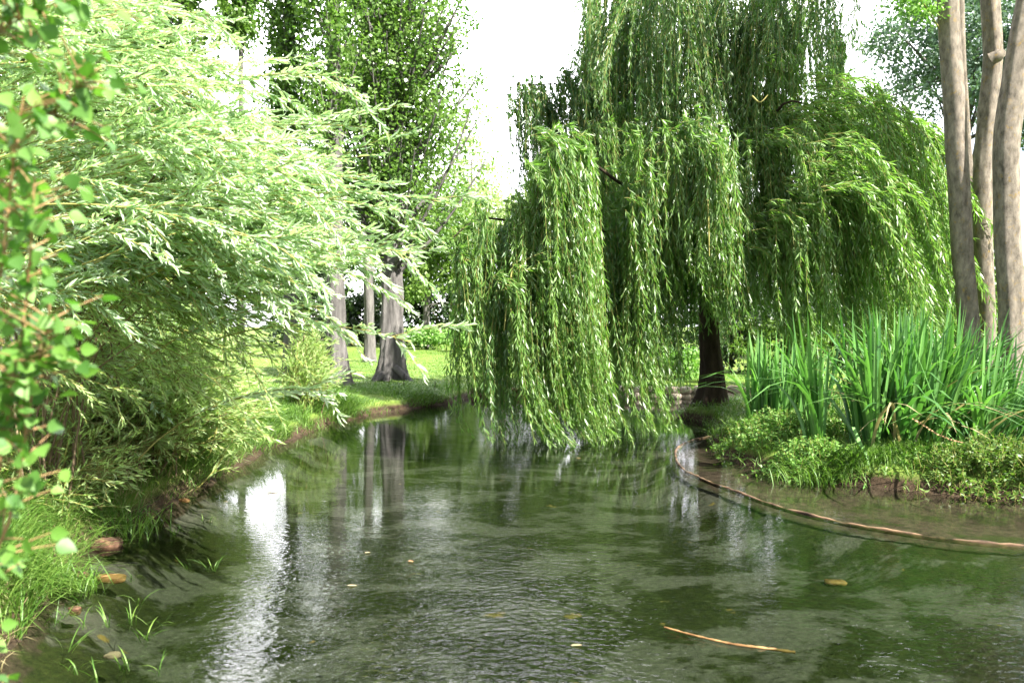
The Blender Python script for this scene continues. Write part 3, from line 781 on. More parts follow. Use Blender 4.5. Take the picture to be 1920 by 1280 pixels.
def poplar(label, base, top, r0, lo, hi, nb, per, ln, width, mat='poplar', upright=1.6, right=0, name='poplar_tree', flare=.9, crad=.25, sd=1, nlimb_vis=1):
    """upright poplar: trunk and steep limbs clothed in leafy clumps from height lo to hi"""
    base = np.array(base, float); top = np.array(top, float)
    rt = root_empty(name, base, label, 'tree')
    mid = base * .5 + top * .5 + np.array([.05, 0, 0])
    trunk('trunk', [base + (0, 0, -.08), base + (0, 0, .6), base * .75 + top * .25, mid, top], [r0, r0 * .88, r0 * .72, r0 * .5, r0 * .12], M['barkpop'], rt, 56, 90, flare, 5, .05, sd, .05)
    H = top[2] - base[2]
    h = ru(lo, hi, nb)
    A = base + (top - base) * (h / H)[:, None]
    th = ru(0, 6.28, nb)
    wd_ = width * (1 - .35 * (h / H)) * ru(.45, 1.0, nb)
    E = A + np.stack([np.cos(th) * wd_ + right * ru(0, 1, nb) * wd_, np.sin(th) * wd_, wd_ * upright * ru(.6, 1.3, nb)], 1)
    mp_ = A * .5 + E * .5 + np.stack([np.cos(th) * .15 * wd_, np.sin(th) * .15 * wd_, -.12 * wd_], 1)
    t = np.linspace(0, 1, 7)[None, :, None]
    Br = (1 - t) ** 2 * A[:, None] + 2 * (1 - t) * t * mp_[:, None] + t * t * E[:, None]
    tubes('limbs', Br, (np.linspace(1, .2, 7)[None] * (.02 + .022 * wd_)[:, None]), M['barkpop'], rt, 5)
    ts_ = np.repeat(np.array([[.35, .55, .72, .86, 1.0]]), nb, 0) + ru(-.08, .08, nb, 5)
    C, _ = along(Br, np.clip(ts_, 0, 1)); C = C.reshape(-1, 3) + rn(nb * 5, 3) * .14
    B, D, N, l_, tn = clump_leaves(C, ru(.5, 1.3, len(C)) * crad, per, ln, 1.5)
    leaves('crown', B, D, N, l_, l_ * .85, M[mat], rt, 'rhomb', tn)
    return rt

def gpt(px, d):
    p = P(px, 700, d); p[2] = gz(p[0], p[1]); return p
def up(px, py, d): return P(px, py, d)

A0 = gpt(735, 18.0); A0[2] = P(735, 712, 18)[2]
pop_a = poplar('broad poplar with flared grey roots standing on the far lawn edge', A0, P(742, -520, 18), .28, 2.2, 11.5, 300, 34, .085, 2.0, sd=11, flare=.8, upright=1.5, right=.3)
# surface roots running toward the water
for pts in ([P(742, 690, 17.8), P(765, 712, 17.6), P(785, 727, 17.4), P(806, 738, 17.2)], [P(722, 700, 17.8), P(708, 712, 17.6), P(698, 720, 17.5)]):
    limb(pop_a, [p + (0, 0, .01) for p in pts], .09, .03, 'barkpop', 10, 8, 'root')
poplar('grey poplar trunk on the bank behind the silvery willow twigs', gpt(632, 16.4), P(612, -600, 16.4), .21, 4.6, 13, 85, 30, .085, .85, sd=12, flare=1.1, upright=1.8)
poplar('slim poplar with pale bark behind the flared poplar', gpt(694, 27), P(672, -300, 27), .2, 4.2, 15, 60, 30, .14, 1.2, sd=13, flare=.6, upright=1.9)
poplar('tall poplar left of the bank trunks with forked upper stems', gpt(546, 20), P(540, -480, 20), .2, 4.0, 14, 150, 30, .09, .8, sd=14, upright=2.0)
poplar('slender bare stemmed poplar seen through the twigs of the silvery willow', gpt(452, 24), P(446, -420, 24), .14, 9.3, 16, 170, 34, .11, .85, sd=19, flare=.5, upright=2.0)
poplar('tall poplar behind the middle of the thicket', gpt(300, 21), P(305, -480, 21), .26, 2.5, 15, 210, 36, .12, 1.7, sd=15, upright=1.8)
poplar('tall poplar behind the left of the thicket', gpt(190, 19), P(200, -520, 19), .26, 2.5, 14, 210, 36, .115, 1.8, sd=16, upright=1.7)
poplar('tall poplar at the far left edge behind the thicket', gpt(20, 20), P(30, -500, 20), .26, 2.5, 14, 180, 36, .12, 1.9, sd=17, upright=1.6)

def round_tree(label, base, height, crown_c, crown_r, nc, per, ln, mat, crad, name='broadleaf_tree', cat='tree', trunk_r=.2, bark='barkpop', low=-.6, shape='rhomb', sd=5, aspect=.7):
    base = np.array(base, float); crown_c = np.array(crown_c, float); crown_r = np.array(crown_r, float)
    rt = root_empty(name, base, label, cat)
    v = nrm(rn(nc * 3, 3)); v = v[v[:, 2] > low][:nc]
    rad = ru(0, 1, len(v)) ** .35
    C = crown_c + v * rad[:, None] * crown_r * (1 + .18 * np.sin(v[:, :1] * 7 + sd) + .15 * np.sin(v[:, 2:] * 9 + sd * 2))
    B, D, N, l_, tn = clump_leaves(C, ru(.55, 1.35, len(C)) * crad, per, ln)
    g = ground_z(B[:, 0], B[:, 1]); ok = B[:, 2] > g + .02
    leaves('crown', B[ok], D[ok], N[ok], l_[ok], l_[ok] * aspect, M[mat], rt, shape, tn[ok])
    fork = base * .35 + crown_c * .65
    if trunk_r:
        trunk('trunk', [base + (0, 0, -.05), base * .6 + fork * .4, fork, crown_c + (0, 0, crown_r[2] * .5)], [trunk_r, trunk_r * .8, trunk_r * .65, trunk_r * .15], M[bark], rt, 14, 16, .5, 5, .04, sd)
        k = min(22, len(C)); sel = C[rng.choice(len(C), k, False)]
        t = np.linspace(0, 1, 7)[None, :, None]
        st = (base + (crown_c - base) * ru(.45, 1, k)[:, None])
        Br = st[:, None] * (1 - t) + sel[:, None] * t + np.array([0, 0, 1]) * (t * (1 - t)) * .4
        tubes('limbs', Br, np.linspace(trunk_r * .35, trunk_r * .06, 7)[None].repeat(k, 0), M[bark], rt, 5)
    return rt

def shrub_at(label, px, d, h, rx, ry, mat, nc=60, per=60, ln=.12, crad=.4, name='shrub', cat='shrub', bark='barkbrown'):
    b = gpt(px, d)
    return round_tree(label, b, h, b + (0, 0, h * .5), (rx, ry, h * .5), nc, per, ln, mat, crad, name, cat, .05, bark, -1)

# beyond the lawn
b = gpt(800, 40); round_tree('dark leafy lime tree with bright low leaves beyond the lawn', b, 7, b + (0, 0, 4.6), (2.6, 2.0, 3.4), 130, 75, .22, 'lime', .75, 'lime_tree', sd=3, low=-.75)
for k, (px, d, h, lab) in enumerate(((660, 44, 3.0, 'dark evergreen hedge bush left of the flared poplar'), (745, 46, 4.2, 'dark evergreen bush right behind the flared poplar'), (820, 46, 4.2, 'dark evergreen bush under the lime tree'),
                                     (900, 46, 4.4, 'dark evergreen bush behind the left willow curtain'), (570, 40, 5.5, 'dark evergreen at the back of the thicket'), (985, 47, 4.0, 'dark evergreen farthest right along the lawn'))):
    shrub_at(lab, px, d, h, 2.4, 1.6, 'dark', 70, 60, .22, .7, 'evergreen_bush')
shrub_at('bright green herb border bush in front of the dark evergreens', 800, 38, 1.1, 1.3, .8, 'herb', 40, 60, .14, .35)
shrub_at('small sunlit bush at the right end of the lawn', 890, 36, 1.2, 1.2, .8, 'herb', 40, 60, .14, .35)
b = gpt(945, 52); round_tree('pale silvery willow far beyond the lawn', b, 9, b + (0, 0, 6.6), (4.2, 3, 3.4), 120, 80, .24, 'pale', .9, 'pale_willow', sd=4)
b = gpt(885, 60); round_tree('thin yellow green tree far away against the white sky', b, 16, b + (0, 0, 11), (3.0, 3, 5.5), 90, 45, .26, 'pale', .8, 'distant_tree', sd=6)
b = gpt(700, 58); round_tree('tall light green tree behind the poplars', b, 14, b + (0, 0, 7.5), (6, 3, 5), 120, 60, .3, 'lime', 1.1, 'distant_tree', sd=8)
b = gpt(600, 48); round_tree('broad light green tree in the distance between the poplar trunks', b, 16, b + (0, 0, 7.5), (2.7, 2.5, 7), 150, 60, .28, 'lime', .9, 'distant_tree', sd=12, low=-1)
b = gpt(312, 48); round_tree('light green tree in the distance at the back of the thicket', b, 16, b + (0, 0, 9.5), (2.5, 2.5, 8.5), 170, 60, .28, 'lime', .9, 'distant_tree', sd=13, low=-1)
b = gpt(120, 46); round_tree('light green tree in the distance at the left picture edge', b, 16, b + (0, 0, 9.5), (3.6, 2.5, 8.5), 190, 60, .28, 'lime', .9, 'distant_tree', sd=14, low=-1)
# beyond the stone edging, behind the weeping willow
shrub_at('sunlit shrub above the stone edging', 1160, 18.6, .9, .9, .6, 'herb', 50, 70, .09, .22)
shrub_at('leafy shrub above the stone edging beside the willow trunk', 1260, 18.4, .75, .8, .6, 'herb', 50, 70, .09, .22)
shrub_at('dark shrub behind the willow trunk', 1370, 21, 2.4, 1.3, 1, 'dark', 60, 70, .13, .4)
shrub_at('green shrub behind the iris bed', 1480, 20, 1.7, 1.3, .9, 'lime', 60, 70, .12, .35)
shrub_at('dark shrub in the gap under the willow mound', 1560, 24, 2.6, 1.6, 1, 'dark', 60, 70, .15, .45)
shrub_at('green shrub right of the dark gap under the willow', 1690, 22, 2.6, 1.6, 1, 'lime', 70, 70, .13, .4)
shrub_at('broad green shrub behind the three grey trunks', 1840, 22, 3.4, 1.9, 1.2, 'lime', 80, 70, .14, .45)
for px, lab in ((1080, 'dark evergreen far behind the left of the willow'), (1220, 'dark evergreen far behind the middle of the willow'), (1400, 'dark evergreen far behind the willow trunk'), (1600, 'dark evergreen far behind the iris bed'), (1780, 'dark evergreen far behind the grey trunks')):
    shrub_at(lab, px, 36, 7.6 if px > 1100 else 4.5, 2.6, 1.6, 'dark', 120, 60, .22, .8, 'evergreen_bush')
b = gpt(1830, 27); round_tree('bluish green tree against the sky behind the three grey trunks', b, 13, P(1800, 110, 27), (2.7, 2.2, 3.3), 230, 90, .13, 'bluegreen', .55, 'background_tree', sd=9, trunk_r=.22)
b = gpt(2010, 24); round_tree('dark bluish tree at the right picture edge', b, 12, P(2010, 150, 24), (2.6, 2.2, 3.6), 190, 90, .13, 'bluegreen', .6, 'background_tree', sd=10, trunk_r=.22)

# ------------------------------------------------------------------ grey trunks on the right bank
def grey_trunk(label, pix, d, wpx, sd, extra=None):
    pts = [P(x, y, d) for x, y in pix]
    b = pts[0].copy(); b[2] = gz(b[0], b[1]); pts[0] = b - (0, 0, .05)
    rt = root_empty('grey_barked_tree', b, label, 'tree', 'grey trunks behind the iris bed')
    r = wpx / 2 / F * d
    trunk('trunk', pts, [r * 1.15] + [r] * (len(pts) - 2) + [r * .6], M['barkash'], rt, 40, 90, .35, 5, .035, sd, .006)
    topp = pts[-1]
    n = 40
    C = topp + nrm(rn(n, 3)) * ru(.3, 1, n)[:, None] * np.array([1.3, 1.3, 1.2]) + np.array([0, 0, .8])
    B, D, N, l_, tn = clump_leaves(C, ru(.2, .4, n), 30, .10)
    leaves('crown', B, D, N, l_, l_ * .6, M['lime'], rt, 'rhomb', tn)
    t = np.linspace(0, 1, 6)[None, :, None]
    tubes('limbs', topp[None, None] * (1 - t) + C[:12, None] * t, np.linspace(.05, .008, 6)[None].repeat(12, 0), M['barkash'], rt, 6)
    if extra is not None: extra(rt)
    return rt
def sprig(rt):
    pts = [P(1765, 60, 9.6), P(1740, 20, 9.5), P(1720, -10, 9.5)]
    limb(rt, pts, .012, .006, 'twigy', 10, 6, 'limb')
    C = np.array([P(1690, 12, 9.5), P(1712, 22, 9.5), P(1735, 8, 9.5), P(1672, 2, 9.5), P(1710, -20, 9.5), P(1680, -30, 9.5), P(1724, 10, 9.5), P(1700, -4, 9.5), P(1745, 28, 9.52)])
    B, D, N, l_, tn = clump_leaves(C, np.full(9, .2), 90, .06)
    leaves('leafy_sprig', B, D, N, l_, l_ * .5, M['herb'], rt, 'rhomb', tn)
grey_trunk('grey trunk leaning left, the leftmost of the three big ones behind the iris bed', [(1828, 740), (1822, 690), (1812, 560), (1803, 430), (1794, 280), (1783, 120), (1776, 0), (1768, -140), (1758, -330)], 9.6, 38, 21, sprig)
grey_trunk('slender trunk half hidden by the left grey trunk', [(1846, 730), (1840, 680), (1828, 500), (1817, 330), (1806, 160), (1799, 0), (1790, -280)], 10.6, 15, 22)
grey_trunk('middle grey trunk with a bulging knot near its top', [(1854, 730), (1852, 680), (1846, 520), (1841, 370), (1850, 220), (1862, 110), (1856, 0), (1858, -140), (1850, -320)], 10.2, 33, 23,
           lambda rt: limb(rt, [P(1860, 112, 10.15), P(1872, 104, 10.1), P(1880, 98, 10.1)], .10, .05, 'barkash', 8, 10, 'knot'))
grey_trunk('rightmost thick grey trunk with ochre lichen at the picture edge', [(1902, 760), (1900, 690), (1894, 520), (1888, 380), (1890, 250), (1908, 120), (1930, 0), (1950, -140), (1965, -330)], 9.3, 43, 24)

# ------------------------------------------------------------------ iris clumps
def blades(name, base, th, h, lean, curl, wd, mat, root, tone=None, n=9, fold=.18):
    m = len(base)
    t = np.linspace(0, 1, n)[None]
    out = np.stack([np.cos(th), np.sin(th), np.zeros(m)], 1)
    hor = (lean[:, None] * t + curl[:, None] * t ** 3) * h[:, None]
    ver = h[:, None] * (t - np.clip(curl, 0, 1.2)[:, None] * .55 * t ** 4)
    C = base[:, None] + out[:, None] * hor[..., None] + np.array([0, 0, 1.0]) * ver[..., None]
    tw = th + pi / 2 + rn(m) * .5
    sd = np.stack([np.cos(tw), np.sin(tw), np.zeros(m)], 1)
    prof = np.array([.55, .8, .95, 1, 1, .95, .82, .55, .03]) if n == 9 else np.interp(np.linspace(0, 1, n), [0, .3, .7, 1], [.6, 1, .8, .03])
    wv_ = wd[:, None] * prof[None]
    fo = np.cross(sd, np.array([0, 0, 1.0]))
    Lf = C + sd[:, None] * wv_[..., None] * .5 + fo[:, None] * wv_[..., None] * fold
    Rt = C - sd[:, None] * wv_[..., None] * .5 + fo[:, None] * wv_[..., None] * fold
    V = np.stack([Lf, C, Rt], 2).reshape(m, n * 3, 3)
    i_ = np.arange(n - 1) * 3
    q_ = np.concatenate([np.stack([i_, i_ + 1, i_ + 4, i_ + 3], 1), np.stack([i_ + 1, i_ + 2, i_ + 5, i_ + 4], 1)])
    Q = (q_[None] + (np.arange(m) * n * 3)[:, None, None]).reshape(-1, 4)
    if tone is None: tone = ru(0, 1, m)
    return mesh_np(name, V, [Q], M[mat], root, np.repeat(tone, n * 3))

def iris(label, px, py, rx, ry, n, h, wd=.03, lean=(.02, .3), curl=(0, .5), bias=(0, 0), floppy=.12):
    c = PG(px, py, .12); c[2] = gz(c[0], c[1])
    rt = root_empty('iris_clump', c, label, 'plant')
    k = max(8, n // 12)
    fc = np.stack([rn(k) * rx * .5, rn(k) * ry * .5], 1)
    w_ = rng.integers(0, k, n)
    off = fc[w_] + rn(n, 2) * .045
    b = np.stack([c[0] + off[:, 0], c[1] + off[:, 1], np.zeros(n)], 1)
    b[:, 2] = ground_z(b[:, 0], b[:, 1]) - .02
    th = np.arctan2(off[:, 1] / ry + rn(n) * .5 + bias[1], off[:, 0] / rx + rn(n) * .5 + bias[0])
    hh = h * ru(.6, 1.08, n)
    ln = ru(lean[0], lean[1], n); cu = ru(curl[0], curl[1], n) * (ru(0, 1, n) < .6)
    fl = ru(0, 1, n) < floppy
    cu = np.where(fl, ru(.6, 1.1, n), cu); ln = np.where(fl, ru(.3, .6, n), ln)
    blades('leaves', b, th, hh, ln, cu, wd * ru(.75, 1.2, n), 'iris', rt)
    m_ = max(5, n // 14); j_ = rng.choice(n, m_, False)
    blades('dry_leaves', b[j_] + rn(m_, 3) * np.array([.04, .04, 0]), th[j_] + rn(m_) * .4, hh[j_] * ru(.45, .85, m_), ru(.2, .7, m_), ru(.4, 1.1, m_), wd * .7 * ru(.6, 1.1, m_), 'straw', rt)
    return rt
iris('left iris clump with upright blades beside the willow trunk', 1462, 822, .5, .4, 180, 1.2, .038, (.0, .22), (0, .4), (.25, 0), .06)
iris('pale tangled iris clump between the two tall ones', 1545, 770, .4, .4, 90, 1.05, .026, (.05, .5), (.2, .8), floppy=.3)
iris('tall iris clump with broad dark green blades in the middle of the bed', 1680, 858, .62, .34, 260, 1.46, .044, (.0, .22), (0, .4), (.25, .15))
iris('iris clump behind the tall one leaning to the right', 1765, 858, .55, .4, 220, 1.45, .042, (.02, .28), (0, .5), (.5, 0))
iris('arching pale iris clump at the right picture edge', 1875, 868, .5, .4, 170, 1.15, .030, (.2, .6), (.3, .9), (.6, 0), .3)
iris('low iris clump behind the herbs at the right', 1960, 850, .5, .4, 110, .95, .03, (.1, .5), (.2, .8), (0, 0), .25)
# blades bent over the water
def one_blade(label, pts, wd, mat, name='fallen_iris_leaf', cat='leaf'):
    Pp = smooth_path(pts, 12)
    T = nrm(np.gradient(Pp, axis=0)); sd = nrm(np.cross(T, np.array([.2, -.6, .7])))
    pr = wd * np.interp(np.linspace(0, 1, 12), [0, .2, .7, 1], [.7, 1, .8, .05])[:, None]
    nn = np.cross(T, sd)
    V = np.stack([Pp + sd * pr * .5, Pp + nn * pr * .15, Pp - sd * pr * .5], 1).reshape(-1, 3)
    i_ = np.arange(11) * 3
    q_ = np.concatenate([np.stack([i_, i_ + 1, i_ + 4, i_ + 3], 1), np.stack([i_ + 1, i_ + 2, i_ + 5, i_ + 4], 1)])
    o = mesh_np(name, V, [q_], M[mat], None, np.full(36, .7))
    return tag(o, label, cat)
one_blade('broad green iris leaf bent down to the water beneath the tall clump', [P(1600, 800, 7.9), P(1612, 830, 7.75), P(1628, 860, 7.6), PG(1626, 900, .02), PG(1618, 916, .01)], .05, 'iris')
one_blade('pale iris leaf lying across the grass tuft at the water', [PG(1600, 868, .12), PG(1582, 880, .1), PG(1560, 900, .03)], .05, 'iris')
one_blade('reddish dead reed arching from the right iris bed', [P(1700, 780, 7.9), P(1725, 792, 7.8), P(1755, 812, 7.7), P(1790, 826, 7.6), P(1815, 830, 7.6)], .03, 'dryleaf', 'dead_reed', 'leaf')

# ------------------------------------------------------------------ herbs on the right bank
def herb(label, px, py, rx, ry, h, n, mat='herb', ln=.045, z=.05, group='leafy herbs along the right waterline'):
    c = PG(px, py, z); c[2] = max(gz(c[0], c[1]), 0)
    rt = root_empty('bank_herb', c, label, 'plant', group)
    b = c + np.stack([rn(n) * rx * .5, rn(n) * ry * .5, np.zeros(n)], 1)
    b[:, 2] = np.maximum(ground_z(b[:, 0], b[:, 1]), -.02)
    hh = h * ru(.4, 1.1, n) * np.exp(-((b[:, 0] - c[0]) / rx) ** 2 - ((b[:, 1] - c[1]) / ry) ** 2)
    e = b + np.stack([rn(n) * .3 * hh, rn(n) * .3 * hh, hh], 1)
    t = np.linspace(0, 1, 5)[None, :, None]
    st = b[:, None] * (1 - t) + e[:, None] * t + rn(n, 1, 3) * .03 * t * (1 - t)
    B, D, N, l_, w_, idx = strand_leaves(st, 95, ln, ln * .45, .15, .25, .9, .1, .3)
    N = nrm(N + np.array([0, 0, .9]))
    leafy('foliage', leaf_geo(B, D, N, l_, w_, 'rhomb'), tubes_geo(st, np.linspace(.003, .0015, 5)[None].repeat(n, 0), 3), M[mat], M['wtwig'], rt)
    return rt
herb('pale green herb tuft nearest the stone rim', 1405, 835, .35, .3, .26, 170)
herb('feathery herb tuft below the left iris clump', 1470, 848, .5, .4, .42, 320)
herb('dark leafy herb between the two iris clumps', 1545, 840, .45, .45, .32, 200)
herb('bright herb mound in front of the grass tuft', 1530, 885, .4, .25, .26, 240)
herb('darker herb mound right of the tall iris clump', 1790, 895, .6, .4, .22, 220)
herb('dark spreading herb mound hanging over the water at the right', 1875, 910, .7, .4, .36, 340, 'lime')
herb('small pale herb tuft between the rim tip and the feathery tuft', 1432, 856, .3, .22, .22, 150)
herb('small pale herb tuft left of the two grass tufts', 1488, 878, .3, .2, .22, 160)
herb('low dark herb tuft hugging the water toward the right edge', 1825, 906, .4, .2, .24, 200, 'lime')
herb('herb mound at the right picture edge', 1960, 915, .7, .4, .34, 300, 'lime')

# ------------------------------------------------------------------ grass
def grass(name, xs, ys, h, wd, mat='grass', lean=(.1, .7), curl=(.2, 1.0), dirbias=None, z0=None):
    n = len(xs)
    b = np.stack([xs, ys, ground_z(xs, ys) - .01], 1)
    th = ru(0, 6.28, n)
    if dirbias is not None:
        th = np.where(ru(0, 1, n) < .6, dirbias + rn(n) * .6, th)
    return blades(name, b, th, h, ru(*lean, n), ru(*curl, n), wd, mat, None, n=5)
# left bank: candidate points near the waterline
n0 = 150000
xs = ru(-6, -1, n0); ys = ru(2.2, 17, n0)
sd_ = sdf(xs, ys, POND)
clump = np.sin(xs * 3.1 + 2 * np.sin(ys * 1.3)) + np.sin(ys * 2.3 + xs) + .8 * np.sin(ys * 5.1)
k = (sd_ > .0) & (sd_ < 2.2) & (ru(0, 1, n0) < np.clip(.55 + .35 * clump, .06, 1) * np.exp(-sd_ * .7))
xs, ys, sd_ = xs[k], ys[k], sd_[k]
hh = (.14 + .26 * np.clip(.5 + .5 * clump[k] * .6, 0, 1)) * ru(.6, 1.3, len(xs)) * np.where(ys > 13, .5, 1)
g1 = grass('bank_grass', xs, ys, hh, .006 * ru(.7, 1.4, len(xs)) * np.where(ys > 9, 1.6, 1), dirbias=0.0)
g1['kind'] = 'stuff'; g1['label'] = 'lush overhanging grass along the left bank'
n0 = 9000
xs = ru(-4, -1.5, n0); ys = ru(2.2, 9, n0); s2 = sdf(xs, ys, POND)
k = (s2 > .0) & (s2 < .5)
xs, ys = xs[k], ys[k]
g2 = grass('dry_grass', xs, ys, .10 * ru(.5, 1.5, len(xs)), .005 * ru(.7, 1.4, len(xs)), 'straw', dirbias=0.0)
g2['kind'] = 'stuff'; g2['label'] = 'straw coloured dry grass at the left waterline'
n0 = 70000
xs = ru(-7, 6, n0); ys = 15 + 22 * ru(0, 1, n0) ** 1.5
k = sdf(xs, ys, POND) > .08
xs, ys = xs[k], ys[k]
g3 = grass('lawn_grass', xs, ys, .05 * ru(.5, 1.6, len(xs)), .012 * ru(.7, 1.4, len(xs)), lean=(.1, .8))
g3['kind'] = 'stuff'; g3['label'] = 'short mown lawn beyond the pond'
n0 = 26000
xs = ru(2.3, 9, n0); ys = ru(6, 15, n0); s2 = sdf(xs, ys, POND)
k = (s2 > -.05)
xs, ys = xs[k], ys[k]
g4 = grass('right_bank_grass', xs, ys, .14 * ru(.4, 1.5, len(xs)), .009 * ru(.7, 1.4, len(xs)), lean=(.1, .7))
g4.name = 'meadow_grass'; g4['kind'] = 'stuff'; g4['label'] = 'rough grass around the iris bed on the right bank'
# pale grass tuft at the foot of the tall iris
def tuft(label, px, py, r, n, h, group):
    c = PG(px, py, .05); c[2] = max(gz(c[0], c[1]), -.02)
    b = c + np.stack([rn(n) * r, rn(n) * r * .6, np.zeros(n)], 1)
    b[:, 2] = np.maximum(ground_z(b[:, 0], b[:, 1]), -.03)
    o = blades('grass_tuft', b, ru(0, 6.28, n), h * ru(.5, 1.2, n), ru(.1, .7, n), ru(.1, .9, n), .008 * ru(.7, 1.3, n), 'grass', None, n=5)
    return tag(o, label, 'grass', group)
tuft('pale grass tuft below the tall iris clump', 1545, 890, .18, 520, .24, 'grass tufts at the waterline')
tuft('second pale grass tuft left of the bent iris leaf', 1602, 893, .14, 400, .22, 'grass tufts at the waterline')
tuft('pale grass tuft at the foot of the tall iris clump', 1660, 890, .16, 400, .22, 'grass tufts at the waterline')
tuft('grass tuft between the tall iris and the leaning iris', 1722, 888, .12, 420, .22, 'grass tufts at the waterline')
tuft('thick drooping grass tuft on the near left bank', 95, 1085, .13, 420, .22, 'grass tufts at the waterline')
tuft('dense green grass tuft above the red soil bank', 170, 985, .22, 600, .24, 'grass tufts at the waterline')
tuft('rounded grass tuft under the far osier', 545, 800, .2, 600, .26, 'grass tufts at the waterline')

# ------------------------------------------------------------------ stonework
rimP = smooth_path(np.column_stack([RIM, np.full(len(RIM), .0)]), 150)
def strip(name, path, wdt, ztop, zbot, mat):
    n = len(path)
    T = nrm(np.gradient(path, axis=0)); sd = np.stack([-T[:, 1], T[:, 0], 0 * T[:, 0]], 1)
    wv_ = wdt * (1 + .25 * np.sin(np.arange(n) * 1.7) * np.cos(np.arange(n) * .9))[:, None]
    zt = ztop + .004 * np.sin(np.arange(n) * .55) + .003 * rn(n)
    prof = []
    for s_, z_ in ((-.5, zbot), (-.5, -.01), (-.3, 0), (.3, 0), (.5, -.01), (.5, zbot)):
        p = path + sd * wv_ * s_
        p = p.copy(); p[:, 2] = zbot if z_ == zbot else zt + z_
        prof.append(p)
    V = np.stack(prof, 1); kk = 6
    i_ = np.arange(n - 1)[:, None] * kk; j_ = np.arange(kk - 1)[None]
    q_ = np.stack([i_ + j_, i_ + j_ + 1, i_ + kk + j_ + 1, i_ + kk + j_], -1).reshape(-1, 4)
    return mesh_np(name, V.reshape(-1, 3), [q_], mat, None, None, True)
tag(strip('pond_kerb', rimP, .026, .004, -.03, M['rim']), 'thin curved brown stone rim of the shallow ledge breaking the water surface', 'kerb')

def stone_geo(c, r, seed, k=10, m=7):
    rs = np.random.default_rng(seed)
    u_ = np.arange(k) / k * 2 * pi; v_ = np.linspace(.0, pi, m)
    U, Vv = np.meshgrid(u_, v_)
    ph = rs.uniform(0, 6.28, 6)
    rad = 1 + .07 * np.sin(7 * U + 3 * Vv + ph[3]) * np.sin(Vv) + .05 * np.sin(5 * Vv + 4 * U + ph[4]) * np.sin(Vv) + .16 * np.sin(2 * U + ph[0]) * np.sin(Vv) + .12 * np.sin(3 * U + 2 * Vv + ph[1]) * np.sin(Vv) + .10 * np.cos(2 * Vv + ph[2])
    e = .75
    sx_ = np.sign(np.cos(U) * np.sin(Vv)) * np.abs(np.cos(U) * np.sin(Vv)) ** e
    sy_ = np.sign(np.sin(U) * np.sin(Vv)) * np.abs(np.sin(U) * np.sin(Vv)) ** e
    sz_ = np.sign(np.cos(Vv)) * np.abs(np.cos(Vv)) ** e
    V = np.stack([sx_ * r[0], sy_ * r[1], sz_ * r[2]], -1) * rad[..., None] + np.asarray(c)
    i_ = np.arange(m - 1)[:, None] * k; j_ = np.arange(k)[None]; j2 = (j_ + 1) % k
    q_ = np.stack([i_ + k + j_, i_ + k + j2, i_ + j2, i_ + j_], -1).reshape(-1, 4)
    return V.reshape(-1, 3), q_

def stone_wall(label, a, b, h, mat, seed):
    a, b = np.array(a, float), np.array(b, float)
    L_ = np.linalg.norm(b - a); dv = (b - a) / L_
    Vs, Qs, off = [], [], 0
    for row in range(2):
        x = -.1 + row * .12
        kk = 0
        while x < L_:
            wl = rng.uniform(.16, .34)
            c = np.array([*(a + dv * (x + wl / 2)), -.03 + h * (.25 + .5 * row)])
            V, Q = stone_geo((0, 0, 0), (wl * .52, .12, h * .32), seed * 1000 + row * 100 + kk)
            V = V @ np.array([[dv[0], dv[1], 0], [-dv[1], dv[0], 0], [0, 0, 1]])
            Vs.append(V + c + np.array([0, rng.normal() * .012, rng.normal() * .008])); Qs.append(Q + off); off += len(V); x += wl; kk += 1
    return tag(mesh_np('stone_edging', np.vstack(Vs), [np.vstack(Qs)], mat, None, None, True), label, 'wall')
stone_wall('low reddish stone edging at the left end of the far bank', (-.85, 16.75), (.5, 16.72), .22, M['redstone'], 1)
stone_wall('low pale stone edging along the far bank behind the willow', (.55, 16.70), (5.0, 16.35), .26, M['stone'], 2)

# stones and clods along the left waterline
for k, (px, py, z, r, mat, lab) in enumerate((
    (205, 1080, -.01, (.13, .05, .035), 'ochre', 'long ochre stone lying in the shallows at the left bank'),
    (150, 1076, .0, (.06, .04, .035), 'redstone', 'small orange stone beside the long ochre one'),
    (270, 965, .03, (.10, .07, .05), 'redstone', 'reddish clod at the waterline under the dry grass'),
    (200, 1015, .03, (.11, .06, .06), 'redstone', 'rust coloured clod below the dense grass tuft'),
    (345, 935, .01, (.06, .035, .025), 'ochre', 'small tan stone at the waterline by the osier stems'),
    (212, 1221, -.03, (.05, .025, .02), 'stone', 'pale flat stone just under the water at the lower left'),
    (392, 974, .0, (.035, .02, .012), 'stone', 'small pale pebble in the water near the sky reflection'),
    (140, 1140, .0, (.05, .03, .03), 'redstone', 'dark red clod among the water grass'))):
    c = PG(px, py, z)
    c = c - np.array([0, 0, .015])
    V, Q = stone_geo(c, tuple(.75 * q_ for q_ in r), 50 + k, 28, 18)
    tag(mesh_np('bank_stone', V, [Q], M[mat], None, None, True), lab, 'stone')

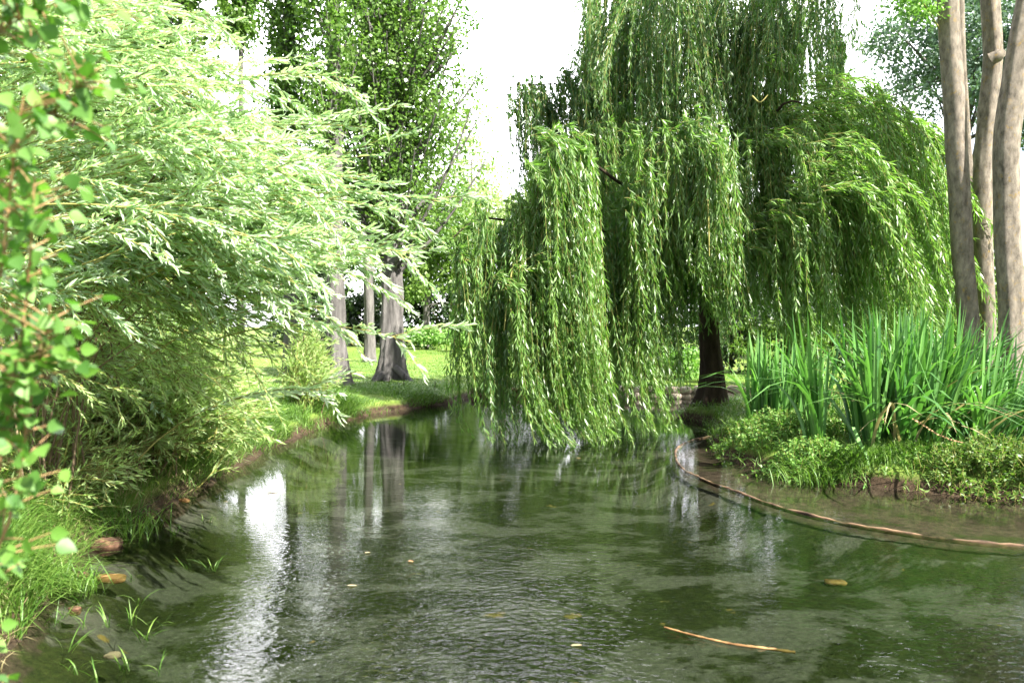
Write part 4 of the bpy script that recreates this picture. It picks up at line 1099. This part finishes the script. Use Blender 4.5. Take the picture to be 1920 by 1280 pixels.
# ------------------------------------------------------------------ small things on the water
SPR = [(150, 1170), (118, 1150), (245, 1082), (262, 1125), (300, 1165), (248, 1160), (205, 1165), (275, 1190), (130, 1210), (140, 1250), (355, 1060), (400, 1062), (378, 975), (340, 990), (230, 1245), (180, 1270), (290, 1255), (95, 1160), (325, 1000), (160, 1105)]
for k, (px, py) in enumerate(SPR):
    n = int(rng.integers(3, 7)); c = PG(px, py, 0)
    b = c + np.stack([rn(n) * .015, rn(n) * .015, np.full(n, -.03)], 1)
    o = blades('water_grass', b, ru(0, 6.28, n), ru(.05, .13, n), ru(.2, 1.0, n), ru(0, .8, n), ru(.004, .007, n), 'grass', None, n=5)
    tag(o, 'thin sprig of grass poking out of the shallow water by the left bank', 'grass', 'grass sprigs in the left shallows')
for k, (px, py, lab, r, a) in enumerate(((660, 1097, 'small white leaf floating left of the water glitter', .03, .2), (690, 1036, 'tiny pale leaf floating below the trunk reflections', .022, 1.0), (783, 1053, 'yellowish leaf floating left of the centre', .028, 2.0),
                                         (508, 922, 'tan leaf floating beside the bright sky reflection', .05, .1), (1082, 1210, 'pale leaf floating right of the water glitter', .03, .6), (1085, 858, 'small leaf floating in front of the willow curtain', .03, .4))):
    c = PG(px, py, .006)
    o = leaves('floating_leaf', [c - np.array([r, 0, 0])], [(cos(a), sin(a) * .5, .02)], [(0, .05, 1)], r * 2, r * .9, M['brownleaf' if k in (2, 3) else 'straw'], None, 'oval')
    tag(o, lab, 'leaf')
tw_p = smooth_path([PG(1245, 1175, .012), PG(1300, 1190, .01), PG(1370, 1206, .006), PG(1430, 1214, 0.002), PG(1490, 1222, -.02)], 30)
o = tubes('floating_twig', tw_p[None], (.005 + .004 * np.abs(np.sin(np.arange(30) * 1.9)))[None] * np.linspace(.6, 1, 30)[None], M['ochre'], None, 6)
tag(o, 'thin orange twig floating in the lower right of the pond', 'twig')
c = PG(1565, 1090, -.28); c[2] = gz(c[0], c[1]) + .01; V, Q = stone_geo(c, (.07, .05, .02), 91, 14, 9)
tag(mesh_np('weed_tuft', V, [Q], M['ochre'], None, None, True), 'orange brown weed tuft just under the water at the right', 'weed')
for px, py, hpx, lab in ((757, 752, 32, 'thin dark stake in the lawn edge nearest the flared poplar'), (729, 765, 24, 'short thin stake left of the flared poplar roots'), (815, 742, 22, 'short thin stake in the grass near the willow curtain'), (1452, 0, 0, '')):
    if not hpx: continue
    d = 15.6; b = P(px, py, d); b[2] = gz(b[0], b[1]) - .03
    o = tubes('garden_stake', np.array([b, b + (0.005, 0, hpx / F * d * .6), b + (.012, 0, hpx / F * d + .03)])[None], np.array([[.010, .009, .008]]), M['barkwil'], None, 6)
    tag(o, lab, 'stake')
